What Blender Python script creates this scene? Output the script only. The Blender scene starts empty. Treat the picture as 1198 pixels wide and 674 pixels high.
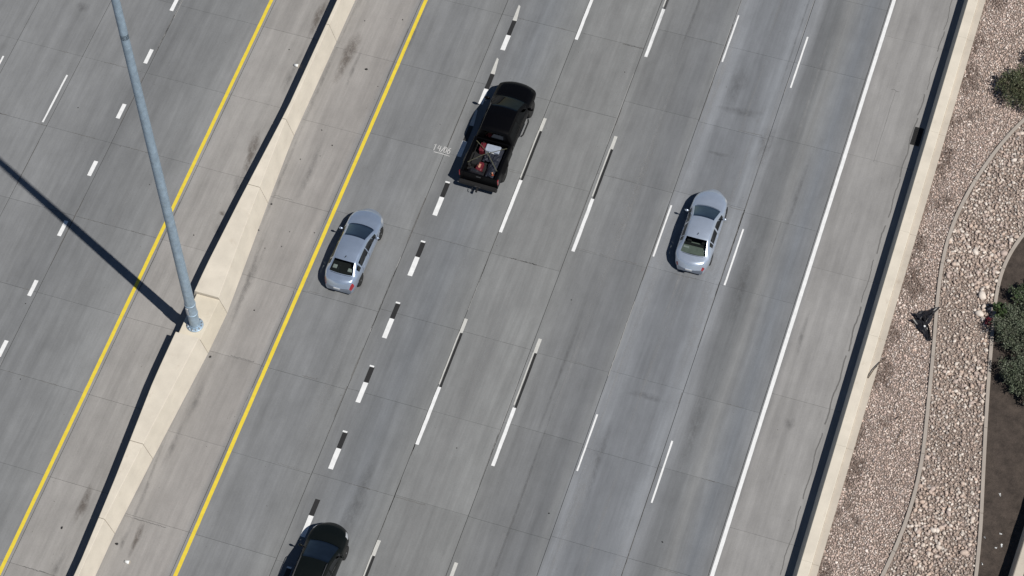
import bpy, math, random
import numpy as np
from mathutils import Matrix, Vector
random.seed(7); rng = np.random.default_rng(7)
scene = bpy.context.scene
C = scene.collection
# ---------------------------------------------------------------- camera, sky, sun, exposure
cam_data = bpy.data.cameras.new('camera'); cam = bpy.data.objects.new('camera', cam_data); C.objects.link(cam)
def cam_rot(pt, yw, rl):
    return Matrix.Rotation(yw, 3, 'Z') @ Matrix.Rotation(pt, 3, 'X') @ Matrix.Rotation(rl, 3, 'Z')
cam.matrix_world = Matrix.Translation((22, -60, 104.661)) @ cam_rot(0.5555, 0.3530, -0.0413).to_4x4()
cam_data.sensor_fit = 'HORIZONTAL'; cam_data.sensor_width = 36; cam_data.lens = 3013.1/1198*36
cam_data.clip_start = 1; cam_data.clip_end = 3000
scene.camera = cam
SUN_EL = math.radians(55.2); SX, SY = .898, -.439           # the sun stands towards +x, -y
world = bpy.data.worlds.new('World'); scene.world = world; world.use_nodes = True
wn = world.node_tree.nodes; sky = wn.new('ShaderNodeTexSky'); sky.sky_type = 'NISHITA'; sky.sun_disc = False
sky.altitude = 1600; sky.dust_density = 0; sky.sun_elevation = SUN_EL; sky.sun_rotation = math.atan2(SX, SY)
world.node_tree.links.new(sky.outputs[0], wn['Background'].inputs[0]); wn['Background'].inputs[1].default_value = 0.05
sl = bpy.data.lights.new('sun', 'SUN'); sl.energy = 5.0; sl.angle = math.radians(.5); sl.color = (1, .955, .88)
so = bpy.data.objects.new('sun', sl); C.objects.link(so); so.location = (60, -40, 90)
so.rotation_euler = Vector((SX*math.cos(SUN_EL), SY*math.cos(SUN_EL), math.sin(SUN_EL))).to_track_quat('Z', 'Y').to_euler()
vs = scene.view_settings; vs.view_transform = 'Standard'; vs.look = 'None'; vs.exposure = -.14; vs.gamma = 1; vs.use_curve_mapping = False

# ---------------------------------------------------------------- helpers
def tag(o, label, cat, group=None):
    o['label'] = label; o['category'] = cat
    if group: o['group'] = group
    return o
def empty(name, loc=(0, 0, 0), rz=0):
    o = bpy.data.objects.new(name, None); C.objects.link(o); o.location = loc; o.rotation_euler = (0, 0, rz); o.empty_display_size = .3; return o
class MB:
    def __init__(s): s.v = []; s.f = []; s.m = []
    def add(s, vs, fs, mi=0):
        k = len(s.v); s.v += [tuple(p) for p in vs]; s.f += [tuple(i+k for i in f) for f in fs]; s.m += [mi]*len(fs); return s
    def box(s, x0, x1, y0, y1, z0, z1, b=0, mi=0):
        if b <= 0:
            return s.add([(x0,y0,z0),(x1,y0,z0),(x1,y1,z0),(x0,y1,z0),(x0,y0,z1),(x1,y0,z1),(x1,y1,z1),(x0,y1,z1)],
                  [(3,2,1,0),(4,5,6,7),(0,1,5,4),(1,2,6,5),(2,3,7,6),(3,0,4,7)], mi)
        return s.prism([(x0+b,y0),(x1-b,y0),(x1,y0+b),(x1,y1-b),(x1-b,y1),(x0+b,y1),(x0,y1-b),(x0,y0+b)], z0, z1, b, mi)
    def prism(s, poly, z0, z1, b=0, mi=0):
        n = len(poly); cx = sum(p[0] for p in poly)/n; cy = sum(p[1] for p in poly)/n
        rings = [[(x,y,z0) for x,y in poly]]
        if b > 0:
            rings.append([(x,y,z1-b) for x,y in poly])
            def sh(x, y):
                d = math.hypot(x-cx, y-cy); k = max(0, (d-b)/d) if d else 1; return (cx+(x-cx)*k, cy+(y-cy)*k, z1)
            rings.append([sh(x,y) for x,y in poly])
        else: rings.append([(x,y,z1) for x,y in poly])
        return s.loft(rings, mi=mi)
    def loft(s, rings, cap=True, mi=0, closed=True):
        n = len(rings[0]); vs = [p for r in rings for p in r]; fs = []
        for i in range(len(rings)-1):
            for j in range(n if closed else n-1):
                a = i*n+j; b = i*n+(j+1)%n; fs.append((a, b, b+n, a+n))
        if cap: fs.append(tuple(range(n-1, -1, -1))); fs.append(tuple((len(rings)-1)*n+j for j in range(n)))
        return s.add(vs, fs, mi)
    def tube(s, pts, r, n=8, mi=0):
        rs = r if isinstance(r, (list, tuple)) else [r]*len(pts); rings = []
        P = [Vector(p) for p in pts]
        for i, p in enumerate(P):
            t = (P[min(i+1, len(P)-1)]-P[max(i-1, 0)]).normalized()
            a = t.cross(Vector((0,0,1)) if abs(t.z) < .9 else Vector((1,0,0))).normalized(); b = t.cross(a)
            rings.append([p+(a*math.cos(q)+b*math.sin(q))*rs[i] for q in [2*math.pi*k/n for k in range(n)]])
        return s.loft(rings, mi=mi)
    def lathe(s, prof, origin=(0,0,0), axis='Z', n=24, mi=0):
        rings = []
        for r, h in prof:
            ring = []
            for k in range(n):
                q = 2*math.pi*k/n; a, b = r*math.cos(q), r*math.sin(q)
                p = (a, b, h) if axis == 'Z' else (h, a, b)
                ring.append((p[0]+origin[0], p[1]+origin[1], p[2]+origin[2]))
            rings.append(ring)
        return s.loft(rings, mi=mi)
    def mesh(s, name, mats, smooth=False):
        me = bpy.data.meshes.new(name); me.from_pydata(s.v, [], s.f)
        for m in (mats if isinstance(mats, (list, tuple)) else [mats]): me.materials.append(m)
        if any(s.m): me.polygons.foreach_set('material_index', s.m)
        if smooth: me.polygons.foreach_set('use_smooth', [True]*len(s.f))
        me.update(); return me
    def build(s, name, mats, parent=None, smooth=False):
        return link(name, s.mesh(name, mats, smooth), parent)
def link(name, me, parent=None, loc=None, rz=0):
    o = bpy.data.objects.new(name, me); C.objects.link(o)
    if parent: o.parent = parent
    if loc is not None: o.location = loc
    if rz: o.rotation_euler[2] = rz
    return o
def struct(o): o['kind'] = 'structure'; return o
def autosmooth(o, deg=35):
    o.data.polygons.foreach_set('use_smooth', [True]*len(o.data.polygons))
    o.data.set_sharp_from_angle(angle=math.radians(deg)); return o

# ---------------------------------------------------------------- materials
class NT:
    def __init__(s, name):
        s.m = bpy.data.materials.new(name); s.m.use_nodes = True; s.t = s.m.node_tree; s.b = s.t.nodes['Principled BSDF']
    def n(s, typ, **kw):
        d = s.t.nodes.new('ShaderNode'+typ)
        for k, v in kw.items(): setattr(d, k, v)
        return d
    def l(s, a, b): s.t.links.new(a, b)
    def pos(s, scale=(1,1,1)):
        g = s.n('NewGeometry'); m = s.n('Mapping'); m.inputs['Scale'].default_value = scale; s.l(g.outputs['Position'], m.inputs[0]); return m.outputs[0]
    def loc(s, scale=(1,1,1)):
        g = s.n('TexCoord'); m = s.n('Mapping'); m.inputs['Scale'].default_value = scale; s.l(g.outputs['Object'], m.inputs[0]); return m.outputs[0]
    def noise(s, vec, scale=1, detail=4, rough=.6):
        x = s.n('TexNoise'); x.inputs['Scale'].default_value = scale; x.inputs['Detail'].default_value = detail; x.inputs['Roughness'].default_value = rough; s.l(vec, x.inputs['Vector']); return x.outputs[0]
    def rng(s, v, a, b, c, d):
        m = s.n('MapRange'); s.l(v, m.inputs[0])
        for i, q in enumerate((a, b, c, d)): m.inputs[i+1].default_value = q
        return m.outputs[0]
    def math(s, op, a, b):
        m = s.n('Math', operation=op)
        for i, q in enumerate((a, b)):
            if isinstance(q, (int, float)): m.inputs[i].default_value = q
            else: s.l(q, m.inputs[i])
        return m.outputs[0]
    def scale(s, col, f):
        m = s.n('VectorMath', operation='SCALE'); s.l(col, m.inputs[0]); s.l(f, m.inputs['Scale']); return m.outputs[0]
    def mix(s, f, a, b):
        m = s.n('Mix', data_type='RGBA')
        if isinstance(f, (int, float)): m.inputs[0].default_value = f
        else: s.l(f, m.inputs[0])
        for i, q in ((6, a), (7, b)):
            if isinstance(q, tuple): m.inputs[i].default_value = (*q, 1)[:4]
            else: s.l(q, m.inputs[i])
        return m.outputs[2]
    def bump(s, h, strength=.3, dist=.02):
        b = s.n('Bump'); b.inputs['Strength'].default_value = strength; b.inputs['Distance'].default_value = dist; s.l(h, b.inputs['Height']); s.l(b.outputs[0], s.b.inputs['Normal'])
    def base(s, col):
        if isinstance(col, tuple): s.b.inputs['Base Color'].default_value = (*col, 1)
        else: s.l(col, s.b.inputs['Base Color'])
    def set(s, **kw):
        for k, v in kw.items(): s.b.inputs[k.replace('_', ' ')].default_value = v
        return s
def plain(name, col, rough=.6, metal=0, var=.12, scale=6, **kw):
    t = NT(name); n = t.noise(t.loc(), scale, 3); f = t.rng(n, .3, .7, 1-var, 1+var)
    c = t.n('RGB'); c.outputs[0].default_value = (*col, 1); t.base(t.scale(c.outputs[0], f)); t.set(Roughness=rough, Metallic=metal, **kw); return t.m

def concrete_road():
    t = NT('pavement_concrete')
    g = t.n('NewGeometry'); sp = t.n('SeparateXYZ'); t.l(g.outputs['Position'], sp.inputs[0])
    warp = t.noise(t.pos((.5, .06, 1)), 1, 3); wx = t.rng(warp, 0, 1, -.22, .22)
    x = t.math('ADD', sp.outputs[0], wx)
    u = t.rng(x, -34, 17, 0, 1)
    rp = t.n('ValToRGB'); t.l(u, rp.inputs[0]); cr = rp.color_ramp
    L = (.213, .211, .210); D = (.190, .189, .189)
    stops = [(-34, L), (-24.5, L), (-22.4, D), (-19.0, (.215,.213,.211)), (-17.75, (.235,.231,.227)), (-17.35, (.300,.288,.277)), (-14.4, (.290,.279,.269)), (-10.6, (.285,.271,.260)), (-10.25, (.212,.210,.209)),
             (-7.9, (.205,.204,.204)), (-6.2, (.215,.213,.21)), (-5.6, D), (-3.9, (.192,.194,.198)), (-2.2, (.213,.211,.207)), (-1.0, (.210,.207,.203)), (1.3, (.222,.219,.214)),
             (2.2, (.205,.203,.201)), (4.6, (.182,.182,.184)), (5.25, (.205,.204,.203)), (5.48, (.232,.233,.239)), (5.95, (.226,.228,.235)), (6.35, (.192,.194,.200)), (7.9, (.188,.190,.196)), (8.5, (.226,.229,.237)),
             (9.2, (.236,.236,.240)), (9.6, (.178,.178,.180)), (10.3, (.185,.185,.186)), (10.8, (.222,.219,.216)), (11.8, (.192,.196,.204)), (12.6, (.205,.204,.205)), (12.95, (.272,.266,.262)), (17, (.268,.264,.262))]
    while len(cr.elements) > 1: cr.elements.remove(cr.elements[-1])
    for i, (px, c) in enumerate(stops):
        e = cr.elements[0] if i == 0 else cr.elements.new((px+34)/51)
        c = [.5*(v-.21)+v for v in c] if -10.3 < px < 12.8 or px < -17.6 else c
        e.position = (px+34)/51; m_ = (.85, .89, .935) if -10.3 < px < 12.8 or px < -17.6 else (.93, .935, .945)
        e.color = (c[0]*m_[0], c[1]*m_[1], c[2]*m_[2], 1)
    streak = t.rng(t.noise(t.pos((2.1, .09, 1)), 1, 6, .6), .3, .7, .855, 1.145)
    streak2 = t.rng(t.noise(t.pos((8, .5, 1)), 1, 4, .7), .3, .7, .955, 1.045)
    blot = t.rng(t.noise(t.pos((.7, .42, 1)), 1, 9, .68), .3, .7, .875, 1.125)
    fine = t.rng(t.noise(t.pos(), 14, 4, .75), .25, .75, .92, 1.08)
    oi = t.n('ObjectInfo'); rnd = t.rng(oi.outputs['Random'], 0, 1, .95, 1.05)
    f = t.math('MULTIPLY', streak, blot)
    for q in (streak2, fine, rnd): f = t.math('MULTIPLY', f, q)
    col = t.scale(rp.outputs[0], f)
    dark = t.rng(t.noise(t.pos((1.1, .35, 1)), 1.3, 6, .7), .62, .80, 0, .30)       # stains in the slabs
    col = t.mix(dark, col, (.10, .098, .095))
    speck = t.rng(t.noise(t.pos(), 6.5, 2, .5), .745, .775, 0, .6)
    col = t.mix(speck, col, (.07, .065, .06))
    pale = t.rng(t.noise(t.pos((3.2, .16, 1)), 1.7, 5, .75), .64, .80, 0, .45)       # scuffed, rubbed paths
    col = t.mix(pale, col, (.33, .33, .335))
    t.base(col); t.set(Roughness=.86); t.bump(t.noise(t.pos(), 45, 3, .7), .25, .006); return t.m
def pale_concrete(name, col, dirt=.35):
    t = NT(name); p = t.pos()
    a = t.rng(t.noise(p, .9, 6, .6), .3, .7, .90, 1.08); b = t.rng(t.noise(p, 22, 3, .7), .25, .75, .95, 1.05)
    c = t.n('RGB'); c.outputs[0].default_value = (*col, 1)
    o = t.scale(c.outputs[0], t.math('MULTIPLY', a, b))
    st = t.rng(t.noise(t.pos((1.6, 1.0, 4)), 1.7, 6, .7), .58, .80, 0, dirt)
    o = t.mix(st, o, (col[0]*.62, col[1]*.56, col[2]*.50))
    t.base(o); t.set(Roughness=.88); t.bump(t.noise(p, 30, 3, .7), .3, .008); return t.m
def paint(name, col, wear=.35):
    t = NT(name); p = t.pos()
    f = t.rng(t.noise(p, 4, 4, .6), .3, .7, .90, 1.06); c = t.n('RGB'); c.outputs[0].default_value = (*col, 1)
    w = t.rng(t.noise(p, 11, 6, .75), .60, .72, 0, wear)
    t.base(t.mix(w, t.scale(c.outputs[0], f), (.22, .215, .21))); t.set(Roughness=.7); return t.m
def stain_mat(name, col, amt, firm=False):
    t = NT(name); p = t.loc()
    n = t.noise(t.loc((1, .6, 1)), 3.4, 8, .78)
    sp = t.n('TexCoord'); ln = t.n('VectorMath', operation='LENGTH'); t.l(sp.outputs['UV'], ln.inputs[0])
    edge = t.rng(ln.outputs['Value'], .3 if firm else .2, .95 if firm else 1.0, 1, 0)
    a = t.math('MULTIPLY', edge, t.rng(n, .36 if firm else .34, .54 if firm else .66, 0, amt))
    t.base(col); t.set(Roughness=.85); t.l(a, t.b.inputs['Alpha']); return t.m
def vcol_mat(name, rough=.85, bump=0):
    t = NT(name); a = t.n('VertexColor', layer_name='Col'); f = t.rng(t.noise(t.pos(), 18, 4, .7), .25, .75, .82, 1.18)
    t.base(t.scale(a.outputs[0], f)); t.set(Roughness=rough)
    if bump: t.bump(t.noise(t.pos(), 40, 2), bump, .01)
    return t.m
def car_paint(name, col, metal, rough, coat=1.0, spec=.5):
    t = NT(name); v = t.n('TexVoronoi'); v.inputs['Scale'].default_value = 900; t.l(t.loc(), v.inputs['Vector'])
    f = t.rng(v.outputs['Distance'], 0, 1, .9, 1.1); c = t.n('RGB'); c.outputs[0].default_value = (*col, 1)
    d = t.rng(t.noise(t.loc(), 3, 4), .3, .7, .95, 1.05)
    t.base(t.scale(c.outputs[0], t.math('MULTIPLY', f, d))); t.set(Metallic=metal, Roughness=rough, Coat_Weight=coat, Coat_Roughness=.06, Specular_IOR_Level=spec); return t.m
def glass_mat(name, tint, refl=.32):
    t = NT(name); tr = t.n('BsdfTransparent'); tr.inputs[0].default_value = (*tint, 1); gl = t.n('BsdfGlossy'); gl.inputs['Roughness'].default_value = .03; gl.inputs[0].default_value = (.9, .95, 1, 1)
    fr = t.n('Fresnel'); fr.inputs[0].default_value = 1.5; nn = t.noise(t.loc(), 2, 2); k = t.math('MULTIPLY', t.rng(nn, .3, .7, refl*.88, refl*1.12), fr.outputs[0])
    mx = t.n('MixShader'); t.l(k, mx.inputs[0]); t.l(tr.outputs[0], mx.inputs[1]); t.l(gl.outputs[0], mx.inputs[2]); t.l(mx.outputs[0], t.t.nodes['Material Output'].inputs[0]); return t.m

M = dict(road=concrete_road(), joint=plain('joint_sealant', (.035, .034, .034), .8), barrier=pale_concrete('barrier_concrete', (.615, .565, .485), .5), plinth=pale_concrete('plinth_concrete', (.60, .545, .45)),
    ledge=pale_concrete('ledge_concrete', (.50, .45, .385), .6), edging=pale_concrete('edging_concrete', (.36, .32, .285), .4),
    white=paint('white_road_paint', (.74, .75, .76), .55), oldwhite=paint('worn_white_paint', (.52, .52, .50), .8), black=paint('black_contrast_tape', (.016, .016, .017), .04), yellow=paint('yellow_road_paint', (.70, .545, .045), .4),
    chalk=paint('white_spray_paint', (.56, .56, .56), .95),
    rub=pale_concrete('rubbed_concrete', (.30, .30, .30), .5), seal=pale_concrete('crack_filler', (.135, .133, .132), .5), oil=stain_mat('dark_stain', (.085, .085, .088), .34), rust=stain_mat('brown_stain', (.115, .095, .082), .5, True), track=stain_mat('bright_scuff', (.33, .335, .345), .55), pale=stain_mat('pale_scuff', (.30, .305, .315), .42),
    galv=plain('galvanised_steel', (.33, .43, .53), .45, .3, .16, 4), steel=plain('bolt_steel', (.5, .5, .5), .35, .8),
    stone=vcol_mat('stone', .85, .3), leaf=vcol_mat('leaf', .6), bark=plain('bark', (.09, .065, .045), .9),
    tyre=plain('tyre_rubber', (.014, .014, .014), .85), rim=plain('alloy', (.55, .56, .58), .3, .8), darkrim=plain('dark_alloy', (.12, .12, .125), .35, .7), trim=plain('black_trim', (.007, .007, .008), .6),
    cabin=plain('dark_upholstery', (.035, .035, .037), .8), shelf=plain('parcel_shelf', (.34, .38, .345), .8), paper=plain('white_paper', (.75, .77, .78), .6), redlens=plain('red_lens', (.30, .012, .02), .2, Coat_Weight=1.0), clear=plain('headlamp_lens', (.55, .58, .62), .1, .3, Coat_Weight=1.0), plate=plain('number_plate', (.6, .62, .64), .4), chrome=plain('chrome', (.6, .6, .62), .15, 1),
    glass=glass_mat('tinted_glass', (.22, .27, .26)), darkglass=glass_mat('dark_tinted_glass', (.04, .05, .048), .16), blackglass=glass_mat('black_tinted_glass', (.01, .01, .012), .07), clearglass=glass_mat('green_tinted_glass', (.46, .50, .485)),
    silver1=car_paint('silver_blue_paint', (.43, .52, .67), .64, .28), silver2=car_paint('pale_silver_paint', (.57, .65, .78), .62, .28), blackpaint=car_paint('black_paint', (.0014, .0014, .002), .0, .4, .05, .12), greenpaint=car_paint('dark_green_paint', (.003, .0045, .0042), .0, .4, .10, .25),
    bag=plain('black_plastic', (.016, .016, .02), .32, 0, .3, 20), red=plain('red_plastic', (.10, .006, .014), .6), cooler=plain('pale_blue_plastic', (.30, .34, .42), .5), strap=plain('yellow_green_webbing', (.07, .07, .045), .8), navy=plain('navy_tarp', (.008, .011, .022), .7), skin=plain('peach_plastic', (.42, .22, .15), .6), orange=plain('orange_plastic', (.32, .07, .03), .6), bedliner=plain('bed_liner', (.006, .006, .007), .9))

# ---------------------------------------------------------------- ground and road
def sheet(name, poly, z, mat, parent=None):
    m = MB(); m.add([(x, y, z) for x, y in poly], [tuple(range(len(poly)))]); return m.build(name, mat, parent)
def soil_mat():
    t = NT('dark_soil'); p = t.pos(); r = t.n('ValToRGB'); t.l(t.noise(p, 2.2, 8, .72), r.inputs[0])
    r.color_ramp.elements[0].position = .32; r.color_ramp.elements[0].color = (.030, .023, .019, 1); r.color_ramp.elements[1].position = .72; r.color_ramp.elements[1].color = (.085, .066, .055, 1)
    g = t.rng(t.noise(p, 26, 4, .75), .25, .75, .65, 1.4); t.base(t.scale(r.outputs[0], g)); t.set(Roughness=.95); t.bump(t.noise(p, 14, 8, .75), .7, .05); return t.m
def grit_mat():
    t = NT('grit'); p = t.pos(); v = t.n('TexVoronoi'); v.inputs['Scale'].default_value = 20; t.l(p, v.inputs['Vector'])
    c = t.mix(t.rng(t.noise(p, .8, 5), .35, .7, 0, 1), (.27, .22, .195), (.17, .135, .115)); sp = t.n('SeparateColor'); t.l(v.outputs['Color'], sp.inputs[0])
    t.base(t.scale(c, t.rng(sp.outputs[0], 0, 1, .55, 1.35))); t.set(Roughness=.95); t.bump(v.outputs['Distance'], .8, .03); return t.m
M['soil'] = soil_mat(); M['grit'] = grit_mat()
struct(sheet('ground', [(-900, -900), (900, -900), (900, 900), (-900, 900)], -.30, M['soil']))
road = struct(sheet('road', [(-60, -400), (16.6, -400), (16.6, 400), (-60, 400)], -.028, M['joint']))
# slabs
XS = [-44, -40.3, -36.6, -32.95, -29.25, -25.66, -22.15, -17.52, -13.7, -10.36, -6.10, -2.09, 1.45, 5.33, 8.93, 12.62, 16.32]
def make_slab(w, h):
    b = .005; k = .0115; ky = random.uniform(.003, .0075); m = MB(); x0, x1, y0, y1 = -w/2+k, w/2-k, -h/2+ky, h/2-ky
    m.add([(x0,y0,-.03),(x1,y0,-.03),(x1,y1,-.03),(x0,y1,-.03),(x0,y0,-b),(x1,y0,-b),(x1,y1,-b),(x0,y1,-b),(x0+b,y0+b,0),(x1-b,y0+b,0),(x1-b,y1-b,0),(x0+b,y1-b,0)],
          [(0,1,5,4),(1,2,6,5),(2,3,7,6),(3,0,4,7),(4,5,9,8),(5,6,10,9),(6,7,11,10),(7,4,8,11),(8,9,10,11)])
    return m.mesh('concrete_slab', M['road'])
cuts = {}
base_L = [12.1+4.55, 12.1, 7.58, 3.05, -1.5, -6.1, -10.55, -15.1, -19.65]
base_M = [21.1, 16.5, 12.0, 7.36, 2.55, -2.13, -6.58, -11.27, -15.9, -20.4]
base_R = [22.6, 17.95, 13.1, 8.55, 4.05, -2.05, -6.15, -11.1, -15.7, -20.3]
base_S = [21.0, 13.2, 6.3, -.9, -8.1, -15.3]
for i in range(len(XS)-1):
    x0, x1 = XS[i], XS[i+1]; cx = (x0+x1)/2
    cutlist = base_L if cx < -14 else base_M if cx < 1.4 else base_R if cx < 12.6 else base_S
    ys = sorted(set([-24.9, 30.1] + [c+(.0 if cx < -14 else random.uniform(-.12, .12)) for c in cutlist]))
    lo, hi = (-24.9, 20.5) if cx < -14 else (-24.9, 30.1)
    ys = [lo]+[y for y in ys if lo+.5 < y < hi-.5]+[hi]
    for a, b in zip(ys[:-1], ys[1:]):
        link('concrete_slab', make_slab(x1-x0, b-a), road, (cx, (a+b)/2, random.uniform(-.0015, .0015)))
    for a, b in ((-400, lo), (hi, 400)):
        link('pavement', make_slab(x1-x0, b-a), road, (cx, (a+b)/2, 0))
# markings
def mark(name, x, w, y0, y1, mat, z=.0045, wob=.006):
    n = max(2, int(abs(y1-y0)/.35)+1); ys = np.linspace(y0, y1, n); vs = []
    for y in ys: vs += [(x-w/2+random.uniform(-wob, wob), y, z), (x+w/2+random.uniform(-wob, wob), y, z)]
    m = MB(); m.add(vs, [(2*i, 2*i+1, 2*i+3, 2*i+2) for i in range(n-1)]); return m.build(name, M[mat], road)
for x, nm, mt, w in ((-17.74, 'yellow_edge_line', 'yellow', .175), (-10.13, 'yellow_edge_line', 'yellow', .18), (12.79, 'white_edge_line', 'white', .175)):
    mark(nm, x, w, -24.8, 30, mt, wob=.004); mark(nm, x, w, -300, -24.82, mt, wob=0); mark(nm, x, w, 30.02, 300, mt, wob=0)
for y in (-20.4, -16.8, -13.14, -9.48, -5.95, -2.36, 1.35, 4.99, 8.58, 12.1, 15.8): mark('lane_dash', -22.43, .2, y-.46, y+.46, 'white')
for y in (6.26, 18.5, -6): mark('lane_dash', -25.93, .09, y-3.07, y, 'white')
for y in (6.4, 18.6, -5.8): mark('lane_dash', -29.52, .09, y-3.0, y, 'white')
for c in (4.84, 1.20, -2.44, -6.10, -9.77, -13.40, -17.05, -20.7):
    mark('contrast_stripe', -5.36, .235, c+.06, c+.93, 'black'); mark('lane_dash', -5.36, .235, c-1.06, c+.06, 'white'); 
    if c != -13.40: mark('worn_paint', -5.39, .22, c+.93, c+1.02, 'white')
for c in (15.29, 11.75, 8.4, 19.0, 22.6):
    mark('contrast_stripe', -5.36, .225, c, c+.98, 'black'); mark('lane_dash', -5.36, .235, c-.98, c, 'white')
    w = MB(); w.add([(-5.47, c+.98, .0045), (-5.25, c+.98, .0045), (-5.36, c+1.95, .0045), (-5.47, c+2.02, .0045)], [(0, 1, 2, 3)]); w.build('worn_paint', M['oldwhite'], road)
for x in (-1.99, 1.70):
    for k in (-2, -1, 0, 1, 2):
        d = 12.24*k
        mark('worn_paint', x, .165, -2.14+d, -1.33+d, 'oldwhite'); mark('contrast_stripe', x+.045, .115, -5.23+d, -2.14+d, 'black'); mark('worn_paint', x-.065, .06, -5.1+d, -2.14+d, 'oldwhite'); mark('lane_dash', x, .165, -8.43+d, -5.23+d, 'white')
for k in (-2, -1, 0, 1, 2): mark('lane_dash', 5.47, .085, -7.51+12.2*k, -4.41+12.2*k, 'white'); mark('lane_dash', 9.18, .085, 4.15+12.2*k-12.2*0, 7.5+12.2*k, 'white')
# the sprayed survey mark "1 4/06" with its underline
def stroke(pts, w):
    m = MB(); P = [Vector(p) for p in pts]; vs = []
    for i, p in enumerate(P):
        t = (P[min(i+1, len(P)-1)]-P[max(i-1, 0)]).normalized(); nrm = Vector((-t.y, t.x))*w*.5; vs += [(p.x-nrm.x, p.y-nrm.y, 0), (p.x+nrm.x, p.y+nrm.y, 0)]
    m.add(vs, [(2*i, 2*i+1, 2*i+3, 2*i+2) for i in range(len(P)-1)]); return m
def arc(cx, cy, rx, ry, a0, a1, n=12): return [(cx+rx*math.cos(math.radians(a0+(a1-a0)*i/n)), cy+ry*math.sin(math.radians(a0+(a1-a0)*i/n))) for i in range(n+1)]
sm = MB(); off = 0
for pts in ([(.02, .36), (.10, .46), (.10, .0)], [(.30, .42), (.26, .20), (.44, .20)], [(.40, .40), (.40, .02)], [(.48, .0), (.62, .44)], arc(.70, .21, .07, .18, 0, 360), arc(.90, .14, .07, .13, 0, 360), [(.84, .18), (.88, .34), (.96, .42)], [(.14, -.10), (.60, -.10), (1.04, -.13)]):
    s = stroke(pts, .036); sm.add([(x, y, z+.0002*off) for x, y, z in s.v], s.f); off += 1
o = sm.build('survey_mark', M['chalk'], road); o.location = (-6.76, 7.42, .0045); o.scale = (.92, .86, 1)
# sealed longitudinal crack on the right shoulder
def ribbon(name, pts, w, mat, z=.004, parent=road):
    s = stroke(pts, w); s.v = [(x, y, z) for x, y, _ in s.v]; return s.build(name, mat, parent)
y = -24
while y < 29:
    ln = random.uniform(1.2, 4.2); n = int(ln/.12)+2; ph = random.uniform(0, 9)
    ribbon('crack_seal', [(15.66+.035*math.sin(ph+yy*3.1)+.03*math.sin(yy*.7)+random.uniform(-.014, .014), yy) for yy in np.linspace(y, y+ln, n)], random.uniform(.03, .07), M['seal']); y += ln+random.uniform(.02, .5)
ribbon('crack_seal', [(14.22+random.uniform(-.015, .015)-.0*k, 17.7-k*.3) for k in range(16)], .014, M['seal'])
ribbon('crack_seal', [(14.0, 17.75), (14.12, 17.8), (14.3, 17.7), (14.42, 17.72)], .03, M['seal'])
# spalled edges along the joints
for k in range(85):
    i = random.randrange(1, len(XS)-1); x0, x1 = XS[i], XS[i+1]; cx = (x0+x1)/2
    if cx > 12.6: continue
    cl = base_L if cx < -13 else base_M if cx < 1.4 else base_R
    y = random.choice(cl); a = random.uniform(x0, x1-.6); ln = random.uniform(.25, 1.6); n = int(ln/.07)+3
    ribbon('spalled_joint', [(min(xx, x1), y+random.uniform(-.028, .028)) for xx in np.linspace(a, a+ln, n)], random.uniform(.012, .035), M['seal'], .0036)
for k in range(90):
    x = random.choice(XS[4:-1]); y = random.uniform(-19, 24); ln = random.uniform(.6, 5); n = int(ln/.15)+3; o_ = random.choice((-.02, .02, .03, -.03))
    ribbon('spalled_joint', [(x+o_+random.uniform(-.008, .008), yy) for yy in np.linspace(y, y+ln, n)], random.uniform(.014, .032), M[random.choice(('seal', 'seal', 'rub'))], .0038)
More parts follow.
